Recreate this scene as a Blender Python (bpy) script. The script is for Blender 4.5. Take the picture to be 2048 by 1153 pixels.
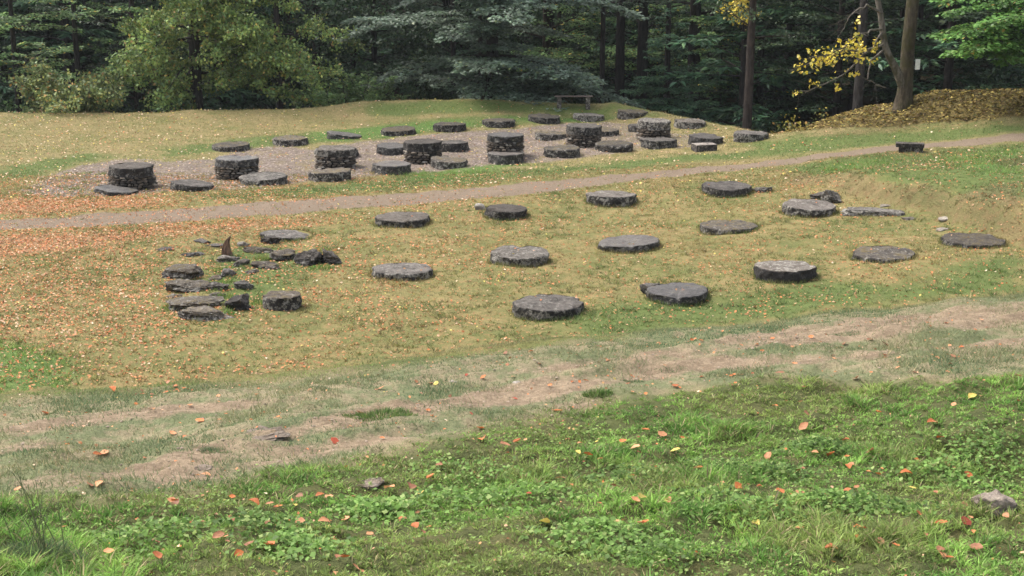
import bpy, bmesh, math, random
import numpy as np
from mathutils import Vector, Matrix, noise as mnoise

for o in list(bpy.data.objects):
    bpy.data.objects.remove(o)
SC = bpy.context.scene
COL = SC.collection

# ------------------------------------------------------------------ camera
CAM_Z = 7.5
cam_d = bpy.data.cameras.new('camera')
cam_d.sensor_width = 36.0
cam_d.lens = 36.0 * 2800.0 / 2048.0
cam_d.clip_start = 0.1
cam_d.clip_end = 2000.0
cam = bpy.data.objects.new('camera', cam_d)
cam.location = (0, 0, CAM_Z)
cam.rotation_euler = (math.radians(90 - 13.7), 0, 0)
COL.objects.link(cam)
SC.camera = cam

# ------------------------------------------------------------------ sky and sun (soft, hazy daylight)
SUN_EL, SUN_AZ = math.radians(54), math.radians(-62)      # azimuth from +Y, negative = left
world = bpy.data.worlds.new('World')
SC.world = world
world.use_nodes = True
wn = world.node_tree
wn.nodes.clear()
w_out = wn.nodes.new('ShaderNodeOutputWorld')
w_bg = wn.nodes.new('ShaderNodeBackground')
w_hs = wn.nodes.new('ShaderNodeHueSaturation')
w_sky = wn.nodes.new('ShaderNodeTexSky')
w_sky.sky_type = 'NISHITA'
w_sky.sun_disc = False
w_sky.sun_elevation = SUN_EL
w_sky.sun_rotation = SUN_AZ
w_sky.air_density = 1.0
w_sky.dust_density = 4.0
w_sky.ozone_density = 1.0
w_hs.inputs['Saturation'].default_value = 0.42
w_bg.inputs['Strength'].default_value = 0.15
wn.links.new(w_sky.outputs[0], w_hs.inputs['Color'])
wn.links.new(w_hs.outputs[0], w_bg.inputs['Color'])
wn.links.new(w_bg.outputs[0], w_out.inputs['Surface'])
sun_d = bpy.data.lights.new('sun', 'SUN')
sun_d.energy = 1.5
sun_d.angle = math.radians(22)
sun_d.color = (1.0, 0.95, 0.87)
sun = bpy.data.objects.new('sun', sun_d)
sdir = Vector((math.sin(SUN_AZ) * math.cos(SUN_EL), math.cos(SUN_AZ) * math.cos(SUN_EL), math.sin(SUN_EL)))
sun.rotation_euler = sdir.to_track_quat('Z', 'Y').to_euler()
sun.location = (0, 0, 40)
COL.objects.link(sun)
SC.view_settings.view_transform = 'Standard'
SC.view_settings.look = 'None'
SC.view_settings.gamma = 1.0
SC.view_settings.exposure = 1.38
SC.view_settings.use_curve_mapping = False
SC.render.engine = 'CYCLES'
SC.cycles.max_bounces = 6
SC.cycles.diffuse_bounces = 3
SC.cycles.glossy_bounces = 2
SC.cycles.transmission_bounces = 3
SC.cycles.transparent_max_bounces = 4
SC.cycles.use_denoising = True

# ------------------------------------------------------------------ small helpers
def link(o, parent=None):
    COL.objects.link(o)
    if parent is not None:
        o.parent = parent
    return o

def tag(o, label=None, cat=None, group=None, kind=None):
    if label: o['label'] = label
    if cat: o['category'] = cat
    if group: o['group'] = group
    if kind: o['kind'] = kind
    return o

def empty(name, loc, rz=0.0):
    o = bpy.data.objects.new(name, None)
    o.empty_display_size = 0.2
    o.location = loc
    o.rotation_euler = (0, 0, rz)
    return link(o)

def np_mesh(name, V, F, mat=None, col=None, smooth=False, attrs=None):
    """mesh from numpy arrays; F is (n,3) or (n,4)."""
    V = np.asarray(V, dtype=np.float32)
    F = np.asarray(F, dtype=np.int32)
    me = bpy.data.meshes.new(name)
    k = F.shape[1]
    me.vertices.add(len(V))
    me.vertices.foreach_set('co', V.ravel())
    me.loops.add(F.size)
    me.loops.foreach_set('vertex_index', F.ravel())
    me.polygons.add(len(F))
    me.polygons.foreach_set('loop_start', np.arange(0, F.size, k, dtype=np.int32))
    me.polygons.foreach_set('loop_total', np.full(len(F), k, dtype=np.int32))
    if smooth:
        me.polygons.foreach_set('use_smooth', np.ones(len(F), dtype=bool))
    if col is not None:
        a = me.color_attributes.new('Col', 'FLOAT_COLOR', 'POINT')
        c = np.ones((len(V), 4), dtype=np.float32)
        c[:, :3] = col
        a.data.foreach_set('color', c.ravel())
    for nm, arr in (attrs or {}).items():
        if arr.ndim == 1:
            a = me.attributes.new(nm, 'FLOAT', 'POINT')
            a.data.foreach_set('value', arr.astype(np.float32))
        else:
            a = me.color_attributes.new(nm, 'FLOAT_COLOR', 'POINT')
            c = np.ones((len(V), 4), dtype=np.float32)
            c[:, :arr.shape[1]] = arr
            a.data.foreach_set('color', c.ravel())
    me.update(calc_edges=True)
    if mat is not None:
        me.materials.append(mat)
    return me

def mobj(name, me, parent=None, loc=(0, 0, 0)):
    o = bpy.data.objects.new(name, me)
    o.location = loc
    return link(o, parent)

class NT:
    """tiny node-graph writer"""
    def __init__(self, name):
        self.m = bpy.data.materials.new(name)
        self.m.use_nodes = True
        self.t = self.m.node_tree
        self.t.nodes.clear()
        self.out = self.t.nodes.new('ShaderNodeOutputMaterial')
    def n(self, typ, **kw):
        nd = self.t.nodes.new('ShaderNode' + typ)
        for k, v in kw.items():
            setattr(nd, k, v)
        return nd
    def set(self, sock, v):
        if isinstance(v, bpy.types.NodeSocket):
            self.t.links.new(v, sock)
        elif isinstance(v, (tuple, list)) and len(v) == 3 and sock.type == 'RGBA':
            sock.default_value = (*v, 1)
        else:
            sock.default_value = v
    def math(self, op, a, b=0.0, c=0.0, clamp=False):
        nd = self.n('Math', operation=op, use_clamp=clamp)
        for s, v in zip(nd.inputs, (a, b, c)):
            self.set(s, v)
        return nd.outputs[0]
    def mix(self, f, a, b, blend='MIX'):
        nd = self.n('Mix', data_type='RGBA', blend_type=blend)
        self.set(nd.inputs['Factor'], f)
        self.set(nd.inputs[6], a)
        self.set(nd.inputs[7], b)
        return nd.outputs[2]
    def ramp(self, v, lo, hi, a=0.0, b=1.0):
        nd = self.n('MapRange', interpolation_type='SMOOTHSTEP')
        for s, x in zip(nd.inputs, (v, lo, hi, a, b)):
            self.set(s, x)
        return nd.outputs[0]
    def noise(self, vec, scale, detail=3.0, rough=0.55, dist=0.0, out='Fac'):
        nd = self.n('TexNoise')
        self.set(nd.inputs['Vector'], vec)
        nd.inputs['Scale'].default_value = scale
        nd.inputs['Detail'].default_value = detail
        nd.inputs['Roughness'].default_value = rough
        nd.inputs['Distortion'].default_value = dist
        return nd.outputs[out]
    def attr(self, name, out='Color'):
        nd = self.n('Attribute', attribute_name=name)
        return nd.outputs[out]
    def bump(self, h, strength=0.5, dist=0.02, normal=None):
        nd = self.n('Bump')
        nd.inputs['Strength'].default_value = strength
        nd.inputs['Distance'].default_value = dist
        self.set(nd.inputs['Height'], h)
        if normal is not None:
            self.set(nd.inputs['Normal'], normal)
        return nd.outputs[0]
    def principled(self, col, rough=0.85, normal=None, spec=0.3):
        nd = self.n('BsdfPrincipled')
        self.set(nd.inputs['Base Color'], col)
        self.set(nd.inputs['Roughness'], rough)
        nd.inputs['Specular IOR Level'].default_value = spec
        if normal is not None:
            self.set(nd.inputs['Normal'], normal)
        return nd.outputs[0]
    def done(self, sh):
        self.t.links.new(sh, self.out.inputs['Surface'])
        return self.m

# ------------------------------------------------------------------ numpy noise
def vnoise(x, y, seed=0):
    r = np.random.default_rng(seed)
    tab = r.random((256, 256)).astype(np.float32)
    xi = np.floor(x).astype(np.int64); yi = np.floor(y).astype(np.int64)
    fx = x - xi; fy = y - yi
    fx = fx * fx * (3 - 2 * fx); fy = fy * fy * (3 - 2 * fy)
    a = tab[xi & 255, yi & 255]; b = tab[(xi + 1) & 255, yi & 255]
    c = tab[xi & 255, (yi + 1) & 255]; d = tab[(xi + 1) & 255, (yi + 1) & 255]
    return (a * (1 - fx) + b * fx) * (1 - fy) + (c * (1 - fx) + d * fx) * fy

def fbm(x, y, scale, octv=3, seed=0):
    o = 0.0; amp = 1.0; tot = 0.0
    for i in range(octv):
        o = o + amp * vnoise(x * scale + 17.3 * i, y * scale - 9.1 * i, seed + i)
        tot += amp; amp *= 0.5; scale *= 2.03
    return o / tot

def sstep(e0, e1, x):
    t = np.clip((x - e0) / (e1 - e0), 0, 1)
    return t * t * (3 - 2 * t)

# ------------------------------------------------------------------ terrain (world metres; terrace = 0)
FIELD_PTS = np.array([(-15.46,36.13,0),(-12.4,28.62,0.05),(-17.11,40.19,0.05),(-20.64,48.86,0.05),(-25.51,60.87,0.3),(-13.04,34.88,0),(-11.2,29.68,0),(-9.86,25.94,0.05),(-7.49,27.99,0),(-6.77,25.1,0),(-4.16,26.47,0),(-2.68,32.61,0),(-0.24,27.21,0),(0.93,33.48,0.05),(3.02,29.73,0.1),(5.37,30.73,0.2),(8.59,32.36,0.3),(11.17,33.02,0.4),(11.24,29.89,0.4),(2.31,27.62,0.1),(6.71,29.13,0.25),(-5.98,36.46,0),(-3,37.82,0),(-0.17,39.03,0.05),(2.95,41.15,0.1),(6.56,42.32,0.2),(8.18,37.82,0.35),(5.7,36.14,0.2),(9.11,37.1,0.35),(10.86,34.83,0.4),(-14.12,37.93,0.05),(-10.32,39.26,0.05),(-6.2,40.32,0.1),(-1.88,41.89,0.12),(2.78,43.71,0.2),(7.89,46.02,0.35),(13.28,47.66,0.75),(17.84,48.66,1.1),(21.26,48.52,1.5),(8.68,44.96,0.4),(10.12,41.43,0.55),(11.38,38.03,0.66),(12.66,35.73,0.72),(14.05,37.92,0.82),(13.35,42.3,0.82),(13.19,46.14,0.8),(16,43.8,0.98),(18.38,41.65,1.15),(15.42,34.65,0.95),(14.26,31.86,0.65),(13.26,29.47,0.5),(9,43.3,0.3),(9.76,39.87,0.33),(11.13,36.64,0.37),(12.51,34.11,0.42),(-14.98,44.9,0),(-15.94,43.02,0),(-11.62,44.42,0),(-7.02,45.91,0),(-3.83,47.49,0),(-0.43,49.45,0.05),(3.3,52.25,0.1),(6.74,49.92,0.25),(7.5,55.65,0.12),(4.61,56.95,0.05),(-0.47,54.34,0),(-6.16,52.96,0),(-11.86,52.96,0),(-17.45,52.61,0.05),(-21.61,59.04,0.2),(-17.89,60.79,0.2),(-11.45,61.21,0.15),(-7.13,61.63,0.1),(-2.63,59.39,0.05),(1.67,61.63,0.1),(3.95,62.96,0.12),(5.9,59.85,0.1),(9.39,55.05,0.2),(-25.89,61.8,0.3),(-22.65,61.99,0.3),(-16.21,62.76,0.3),(-9.63,63.71,0.35),(-6.99,64.54,0.6),(-4.01,64.72,0.65),(-0.55,64.46,0.7),(4.7,64.08,0.65),(6.14,62.42,0.45),(8.05,59.96,0.3),(10.64,55.42,0.25),(11.22,54.42,0.42),(13.75,52.96,0.8),(16.22,51.8,1.15),(18.49,50.57,1.5),(21.54,49.27,1.9),(13.53,54.46,1),(15.34,54.77,1.45),(16.58,53.13,1.65),(18.88,51.72,1.75),(17.34,51.93,1.45),(11.21,54.4,0.5),(14.23,55.77,1.3),(16.08,54.74,1.9),(17.74,53.91,2.1),(19.46,53.48,2.2),(22.37,51.36,2.5)])
NEAR_PTS = np.array([(-3.01,7.6,3.9),(0,8,3.71),(3.33,8.4,3.52),(-3.53,9,3.62),(0,9.4,3.45),(3.81,9.7,3.32),(-4.21,10.8,3.25),(0,11.1,3.13),(4.44,11.4,3.01),(-4.99,12.9,2.83),(0,12.3,3.05),(4.75,12.3,3.15),(-5.76,15,2.55),(-2.83,14.4,2.8),(0,14.2,2.81),(5.43,14.2,3.04),(-3.09,15.8,2.52),(0,17,2.57),(3.15,17.9,2.6),(7.16,19,2.72),(2.7,15.2,2.84),(6.23,16.4,2.85),(-3.51,7.4,4),(4.08,8.6,3.43),(-6.58,14.3,2.61),(8.79,19.5,2.76)])
BACK_EDGE = np.array([(-25.89,61.8),(-22.65,61.99),(-16.21,62.76),(-9.63,63.71),(-6.99,64.54),(-4.01,64.72),(-0.55,64.46),(4.7,64.08),(6.14,62.42),(8.05,59.96),(10.64,55.42),(14.23,55.77),(16.08,54.74),(17.74,53.91),(19.46,53.48),(22.37,51.36)])
NEAR_EDGE = np.array([(-6.58,14.3),(-5.76,15),(-3.09,15.8),(0,17),(3.15,17.9),(7.16,19),(8.79,19.5)])
#TERRAIN_BEGIN
BANK_TOE = np.array([(14.9, 27.0), (13.6, 30.5), (12.5, 33.8), (11.3, 36.9), (10.0, 40.2), (9.0, 43.0), (8.4, 45.0)])
def tps_fit(P, lam=0.015):
    n = len(P)
    d = np.hypot(P[:, None, 0] - P[None, :, 0], P[:, None, 1] - P[None, :, 1])
    K = np.where(d > 0, d * d * np.log(d + 1e-12), 0) + lam * np.eye(n)
    A = np.zeros((n + 3, n + 3))
    A[:n, :n] = K; A[:n, n] = 1; A[:n, n + 1:] = P[:, :2]; A[n, :n] = 1; A[n + 1:, :n] = P[:, :2].T
    return np.linalg.solve(A, np.r_[P[:, 2], 0, 0, 0])

def tps_eval(P, w, x, y):
    n = len(P)
    o = w[n] + w[n + 1] * x + w[n + 2] * y
    for i in range(n):
        r2 = (x - P[i, 0]) ** 2 + (y - P[i, 1]) ** 2
        o = o + w[i] * 0.5 * r2 * np.log(r2 + 1e-12)
    return o

RX0, RX1, RY0, RY1, RS = -30.0, 30.0, 5.0, 72.0, 0.15
gx = np.arange(RX0, RX1 + RS / 2, RS)
gy = np.arange(RY0, RY1 + RS / 2, RS)
GX, GY = np.meshgrid(gx, gy, indexing='ij')

def back_edge(x):
    return np.interp(x, BACK_EDGE[:, 0], BACK_EDGE[:, 1])

def near_edge(x):
    return np.interp(x, NEAR_EDGE[:, 0], NEAR_EDGE[:, 1])

def base_height(x, y):
    wf = tps_fit(FIELD_PTS); wn_ = tps_fit(NEAR_PTS)
    xf = np.clip(x, -27, 22.5)
    yf = np.clip(y, 20.0, np.minimum(back_edge(xf), 66))
    zf = tps_eval(FIELD_PTS, wf, xf, yf)
    ye = near_edge(x)
    yn = np.minimum(y, ye + 0.8)
    xn = np.clip(x, -0.62 * np.maximum(yn, 6), 0.62 * np.maximum(yn, 6))
    xn = np.clip(xn, -9, 10)
    zn = tps_eval(NEAR_PTS, wn_, xn, np.maximum(yn, 6.5)) + np.maximum(6.5 - yn, 0) * 0.25
    t = sstep(0.0, 6.2, y - ye)
    z = zn * (1 - t) + zf * t
    over = np.maximum(y - back_edge(x), 0)
    z = z - 2.8 * (1 - np.exp(-(over / 5.0) ** 1.6)) * 1.0
    return z

HR = base_height(GX, GY)

def sample(R, x, y):
    u = np.clip((np.asarray(x, dtype=np.float64) - RX0) / RS, 0, R.shape[0] - 1.001)
    v = np.clip((np.asarray(y, dtype=np.float64) - RY0) / RS, 0, R.shape[1] - 1.001)
    i = u.astype(int); j = v.astype(int); fu = u - i; fv = v - j
    return (R[i, j] * (1 - fu) + R[i + 1, j] * fu) * (1 - fv) + (R[i, j + 1] * (1 - fu) + R[i + 1, j + 1] * fu) * fv

def poly_mask(poly, soft):
    """soft inside-mask of a polygon on the raster"""
    P = np.asarray(poly, dtype=np.float64)
    x0, y0 = P.min(0) - soft - 0.3; x1, y1 = P.max(0) + soft + 0.3
    i0 = max(0, int((x0 - RX0) / RS)); i1 = min(len(gx), int((x1 - RX0) / RS) + 2)
    j0 = max(0, int((y0 - RY0) / RS)); j1 = min(len(gy), int((y1 - RY0) / RS) + 2)
    M = np.zeros(GX.shape)
    if i1 <= i0 or j1 <= j0:
        return M
    X = GX[i0:i1, j0:j1]; Y = GY[i0:i1, j0:j1]
    inside = np.zeros(X.shape, bool); dmin = np.full(X.shape, 1e9)
    n = len(P)
    for k in range(n):
        ax, ay = P[k]; bx, by = P[(k + 1) % n]
        ex, ey = bx - ax, by - ay
        t = np.clip(((X - ax) * ex + (Y - ay) * ey) / (ex * ex + ey * ey + 1e-12), 0, 1)
        dmin = np.minimum(dmin, np.hypot(X - ax - t * ex, Y - ay - t * ey))
        cond = (ay > Y) != (by > Y)
        with np.errstate(divide='ignore', invalid='ignore'):
            xi = ax + (Y - ay) / (by - ay + 1e-15) * ex
        inside ^= cond & (X < xi)
    sd = np.where(inside, dmin, -dmin)
    M[i0:i1, j0:j1] = sstep(-soft, soft, sd)
    return M

def height(x, y):
    x = np.asarray(x, dtype=np.float64); y = np.asarray(y, dtype=np.float64)
    z = sample(HR, x, y)
    near = 1 - sstep(17, 24, y)
    z = z + near * ((fbm(x, y, 1.1, 3, 5) - 0.5) * 0.20 + (fbm(x, y, 5.0, 3, 9) - 0.5) * 0.07)
    z = z + (1 - near) * ((fbm(x, y, 0.35, 3, 21) - 0.5) * 0.20 + (fbm(x, y, 1.6, 3, 22) - 0.5) * 0.09)
    # earth bank that bounds the lower field on the right
    bx = np.interp(y, BANK_TOE[:, 1], BANK_TOE[:, 0])
    dd = (x - bx) * 0.93 + (fbm(x, y, 0.9, 3, 51) - 0.5) * 0.9
    z = z + 0.42 * sstep(-0.1, 0.60, dd) * (1 - sstep(2.0, 8.0, dd)) * (1 - sstep(40.5, 45, y)) * sstep(24, 30, y)
    # ruts running along the worn trail
    ru = x * 0.87 + y * 0.5; rv = -x * 0.5 + y * 0.87
    z = z + near * (np.abs(fbm(ru * 0.35, rv * 2.6, 1.0, 3, 52) - 0.5) - 0.12) * 0.22
    far = np.maximum(y - 105, 0)
    return z + np.minimum(far * 0.38, 60) + (fbm(x, y, 0.08, 2, 31) - 0.5) * 2.0 * sstep(75, 95, y)
#TERRAIN_END

def H1(x, y):
    return float(height(np.array([x]), np.array([y]))[0])

def upoly(polys, soft):
    M = np.zeros(GX.shape)
    for p in polys:
        M = np.maximum(M, poly_mask(p, soft))
    return M

PATH_POLY = [[(-15.73,37.8),(-14.33,38.52),(-12.41,39.12),(-10.5,39.98),(-8.51,40.9),(-6.42,41.82),(-3.47,42.86),(-0.38,44.02),(2.87,45.26),(6.33,46.8),(9.92,47.9),(13.68,49.14),(18,49.1),(21.32,48.66),(21.13,48.16),(17.59,47.92),(14.12,47.64),(11.32,46.6),(8.79,46.42),(6.17,45.54),(2.77,43.64),(-0.36,41.84),(-2.58,40.96),(-4.72,40.14),(-7.46,39.2),(-9.96,37.86),(-11.88,37.36),(-13.8,37.02),(-15.27,36.64)]]
GRAVEL_POLY = [[(-15.46,43.44),(-15.54,47.7),(-15.07,49.62),(-14.02,51.06),(-12.45,49.88),(-10.87,50.9),(-10.38,53.14),(-8.97,53.9),(-7.3,52.98),(-6.01,55.16),(-4.57,56.96),(-3.36,57.14),(-1.34,58.48),(0.34,59.26),(2.31,60.92),(4.1,61.76),(5.66,59.56),(6.33,57.86),(7.6,56.44),(8.28,54.24),(7.63,52.36),(6.45,51.94),(5.17,52.2),(3.19,50.52),(1.35,49.54),(-0.42,49.2),(-2.14,47.94),(-3.79,46.94),(-5.41,46.32),(-6.96,45.48),(-8.39,44.32),(-10.63,43.62),(-12.75,42.78),(-14.2,42.48)]]
DIRT_POLYS = [[(2.32,16.6),(3.1,17.6),(4.57,18.28),(6.02,18.64),(7.19,19.06),(7.89,19.04),(7.11,17.06),(6.54,17.26),(5.53,17.04),(4.52,16.78),(3.54,16.56),(2.88,16.26),(1.95,16.04),(1.02,15.54),(-0.14,15.34),(-0.37,15.42),(0.75,16)],
  [(-2.04,12.76),(-1.67,13.7),(-0.91,14),(-0.13,15.02),(0.72,15.36),(1.63,15.86),(2.86,16.14),(3.99,15.86),(5.35,16.44),(6.4,16.86),(7.1,17.02),(6.87,16.44),(6.14,16.16),(4.45,15.4),(3.28,15.3),(2.18,15.54),(0.97,14.78),(0.4,14.18),(-0.38,13.68),(-0.85,13),(-1.17,12.68),(-1.51,12.38),(-2.15,12.3),(-2.76,12.08)],
  [(-5.61,13.72),(-5.32,13.8),(-4.51,13.74),(-3.83,14.08),(-2.77,14.12),(-2.26,14.26),(-2.03,14.12),(-2.95,13.66),(-3.9,13.4),(-4.52,12.98),(-4.89,12.66),(-5.27,12.88)],
  [(-2.85,12.1),(-2.14,12.2),(-1.5,12.3),(-0.83,12.66),(-0.93,12.08),(-1.46,11.94),(-1.96,11.14),(-2.46,10.7),(-2.89,10.48),(-3.24,10.86),(-3.31,11.26),(-3.06,11.64)],
  [(-5.07,12.14),(-4.83,12.48),(-4.35,12.76),(-3.92,12.6),(-4.18,11.96),(-4.61,11.88)],
  [(-4.16,10.68),(-3.69,10.86),(-3.38,11.24),(-3.15,10.84),(-3.32,10.32),(-3.71,10.1)],
  [(0.4,13.98),(1.2,14.22),(1.69,14.8),(1.48,14.32),(0.82,13.96),(0.18,13.2)]]
GREEN_POLYS = [[(-6.96,64.32),(-3.99,64.48),(-0.55,64.36),(4.69,63.98),(6.17,62.74),(7.07,60.76),(5.05,62.68),(-0.53,62.38),(-3.83,61.72),(-6.27,61.8)],
  [(8.99,52.66),(12.73,52.6),(16.11,51.44),(18.36,50.18),(20.72,49.36),(20.38,48.44),(17.95,48.96),(14.66,49.5),(10.99,48.9),(8.3,48.52)],
  [(6.13,45.2),(9.56,46.12),(12.94,46.44),(17.59,47.92),(20.14,47.82),(14.89,34.98),(13.19,35.58),(11.38,38.12),(10.13,41.56),(8.76,45.4)],
  [(-8.98,43.24),(-5.3,45.36),(-2.11,47.28),(1.31,47.78),(4.9,49.38),(8.67,50.72),(10.59,51.3),(14.35,51.66),(18.31,50.04),(18.09,49.36),(14.02,50.4),(10.23,49.46),(6.49,48),(1.26,45.88),(-2.75,43.8),(-6.48,42.26),(-9.38,41.5)],
  [(-12.76,51.14),(-10.84,52.6),(-8.92,53.6),(-6.4,55.08),(-3,58.32),(-0.51,59.48),(2.32,61.18),(5.23,62.04),(7.09,60.88),(5.07,62.84),(-0.53,62.06),(-4.87,60.84),(-7.87,58.78),(-11.49,55.84),(-13.28,53.34)],
  [(-17.54,44.82),(-16.12,46.38),(-14.94,50.4),(-14.11,51.4),(-15.79,52.1),(-17.9,48.56)],
  [(9.56,46.12),(12.22,46.84),(13.62,45.9),(17.4,47.38),(20.03,47.52),(17.9,42.3),(14.84,40.22),(12.63,40.02),(10.68,40.82)],
  [(-7.8,36),(-6.02,35.56),(-4.18,33.16),(-4.7,31.66),(-5.34,28.74),(-6.13,27.94),(-7.28,31.8)],
  [(0.78,27.88),(2.44,29.36),(4.62,29.44),(7.02,30.54),(8.47,29.72),(12.41,33.2),(10.86,28.84),(6.93,27.8),(3.71,26.64),(1.21,25.84)]]
LUSH_POLYS = [[(-11.11,26.68),(-9.32,26.04),(-8.23,25),(-7.5,23.48),(-7.91,22.86),(-9.42,22.34)],
  [(-4.12,46.86),(-0.43,49.62),(0.99,48.88),(-0.75,47.22),(-2.7,45.68)],
  [(10,45.1),(12.1,45.74),(12.51,44.8),(10.2,41.88)],
  [(13.53,45),(17.05,46.38),(14.84,40.22),(13.36,38.74)],
  [(-0.53,61.7),(2.8,62.16),(5.05,62.68),(3.9,61.98),(1.21,60.28)],
  [(-8.43,58.3),(-5.69,60.24),(-2.7,60.86),(-1.37,60.04),(-3.02,58.7),(-5.38,56.86),(-7.53,54.68)]]
ORANGE_POLYS = [[(-17.45,42.16),(-14.18,42.4),(-11.23,42.86),(-10.32,41.02),(-12.53,39.52),(-14.53,39.08),(-16.08,38.68)],
  [(-14.15,33.82),(-12.61,33.66),(-11,34.44),(-9.45,35.82),(-8.49,33.92),(-7.74,29.84),(-6.49,27.22),(-6.93,25.76),(-8.74,26.04),(-10.12,26.66),(-11.48,27.1)],
  [(-15.27,36.64),(-13.7,36.74),(-11.72,36.84),(-8.64,38.08),(-6.56,38.92),(-4.62,39.26),(-5.9,38.24),(-7.67,36.68),(-8.91,36.3),(-10.01,35.46),(-10.94,34.26),(-12.61,33.66),(-13.76,32.82)]]
BROWN_POLYS = [[(8.39,45.12),(10.04,41.16),(11.28,37.72),(12.45,35.14),(13.71,33.5),(13.16,32),(12.5,34.08),(11.17,36.78),(9.81,40.1),(8.94,43)],
  [(11.78,37.16),(12.69,37.54),(13.99,37.86),(12.91,34.76),(12.11,35.66)],
  [(15.07,44.06),(16.39,44.52),(16.97,43.88),(16.26,41.96),(14.4,40.98)]]
LEAFBANK_POLY = [[(10.6,54.9),(11.3,54.5),(13.75,53.2),(16.22,52.0),(18.5,50.8),(21.6,49.5),(30,47),(30,60),(10.2,60)]]
BENCH_AT = [(2.8,64.0)]
TRAIL_POLY = [[(-7,14.06),(-5.69,14.82),(-4.5,15.52),(-3.1,15.84),(-1.35,16.14),(0,17.04),(1.48,17.68),(4.74,26.9),(7.43,27.72),(7.64,20.26),(9.17,19.56),(6.86,14.42),(5.37,14.04),(3.6,14.24),(2.04,14.5),(0.93,14.02),(-0.11,12.64),(-1,11.76),(-1.78,11.04),(-2.44,10.24),(-3.07,9.76),(-3.88,9.92),(-4.8,9.48)]]
DRUMS = [('A1',0.78,28.44,1.47,0.25),
  ('A2',3.59,29.34,1.27,0.22),
  ('A3',6.21,30.94,1.38,0.27),
  ('A4',8.86,32.60,1.45,0.15),
  ('A5',11.44,34.00,1.54,0.12),
  ('B1',-2.60,32.28,1.44,0.15),
  ('B2',0.18,33.26,1.42,0.25),
  ('B3',2.99,34.90,1.53,0.16),
  ('B4',5.77,36.66,1.52,0.14),
  ('B5',8.28,38.42,1.48,0.26),
  ('C1',-5.99,36.56,1.36,0.08),
  ('C2',-3.02,38.12,1.47,0.22),
  ('C3',-0.17,39.20,1.22,0.25),
  ('C4',2.96,41.34,1.47,0.25),
  ('C5',6.51,42.02,1.47,0.24),
  ('F1',-12.41,43.54,1.34,0.13),
  ('F2',-10.22,44.18,1.34,0.18),
  ('F3',-8.14,45.42,1.54,0.24),
  ('F4',-6.03,46.08,1.43,0.29),
  ('F5',-4.11,47.42,1.33,0.30),
  ('F6',-2.22,48.70,1.28,0.25),
  ('F7',-0.21,49.68,1.28,0.32),
  ('F8',1.82,50.80,1.35,0.28),
  ('F9',3.80,52.00,1.36,0.27),
  ('F10',5.56,52.80,1.36,0.28),
  ('F11',7.38,53.26,1.32,0.28),
  ('F12',9.11,53.26,1.30,0.28),
  ('M1',-6.26,51.12,1.17,0.23),
  ('M2',-4.47,52.32,1.24,0.29),
  ('M3',-2.26,53.04,1.22,0.32),
  ('M4',1.57,56.26,1.29,0.23),
  ('M5',3.72,56.78,1.26,0.25),
  ('M6',5.48,58.34,1.29,0.24),
  ('K1',-10.74,53.30,1.45,0.20),
  ('K2',-8.66,54.42,1.36,0.24),
  ('K3',-6.82,56.72,1.42,0.17),
  ('K4',-4.70,57.88,1.45,0.22),
  ('K5',-2.61,58.50,1.32,0.26),
  ('K6',-0.56,59.92,1.41,0.22),
  ('K7',1.40,61.10,1.40,0.25),
  ('K8',3.40,62.34,1.40,0.19),
  ('K9',5.35,62.28,1.35,0.21),
  ('K10',7.47,58.72,1.30,0.26)]
PILLARS = [('T1',-12.21,44.58,1.39,0.28,0.45),
  ('T2',-9.22,46.54,1.40,0.24,0.47),
  ('T3',-6.17,48.58,1.42,0.23,0.47),
  ('T4',-3.19,50.06,1.35,0.30,0.48),
  ('T5',-0.25,50.64,1.34,0.22,0.58),
  ('T6',2.76,53.70,1.34,0.30,0.53),
  ('T7',5.63,55.54,1.33,0.31,0.41)]
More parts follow.
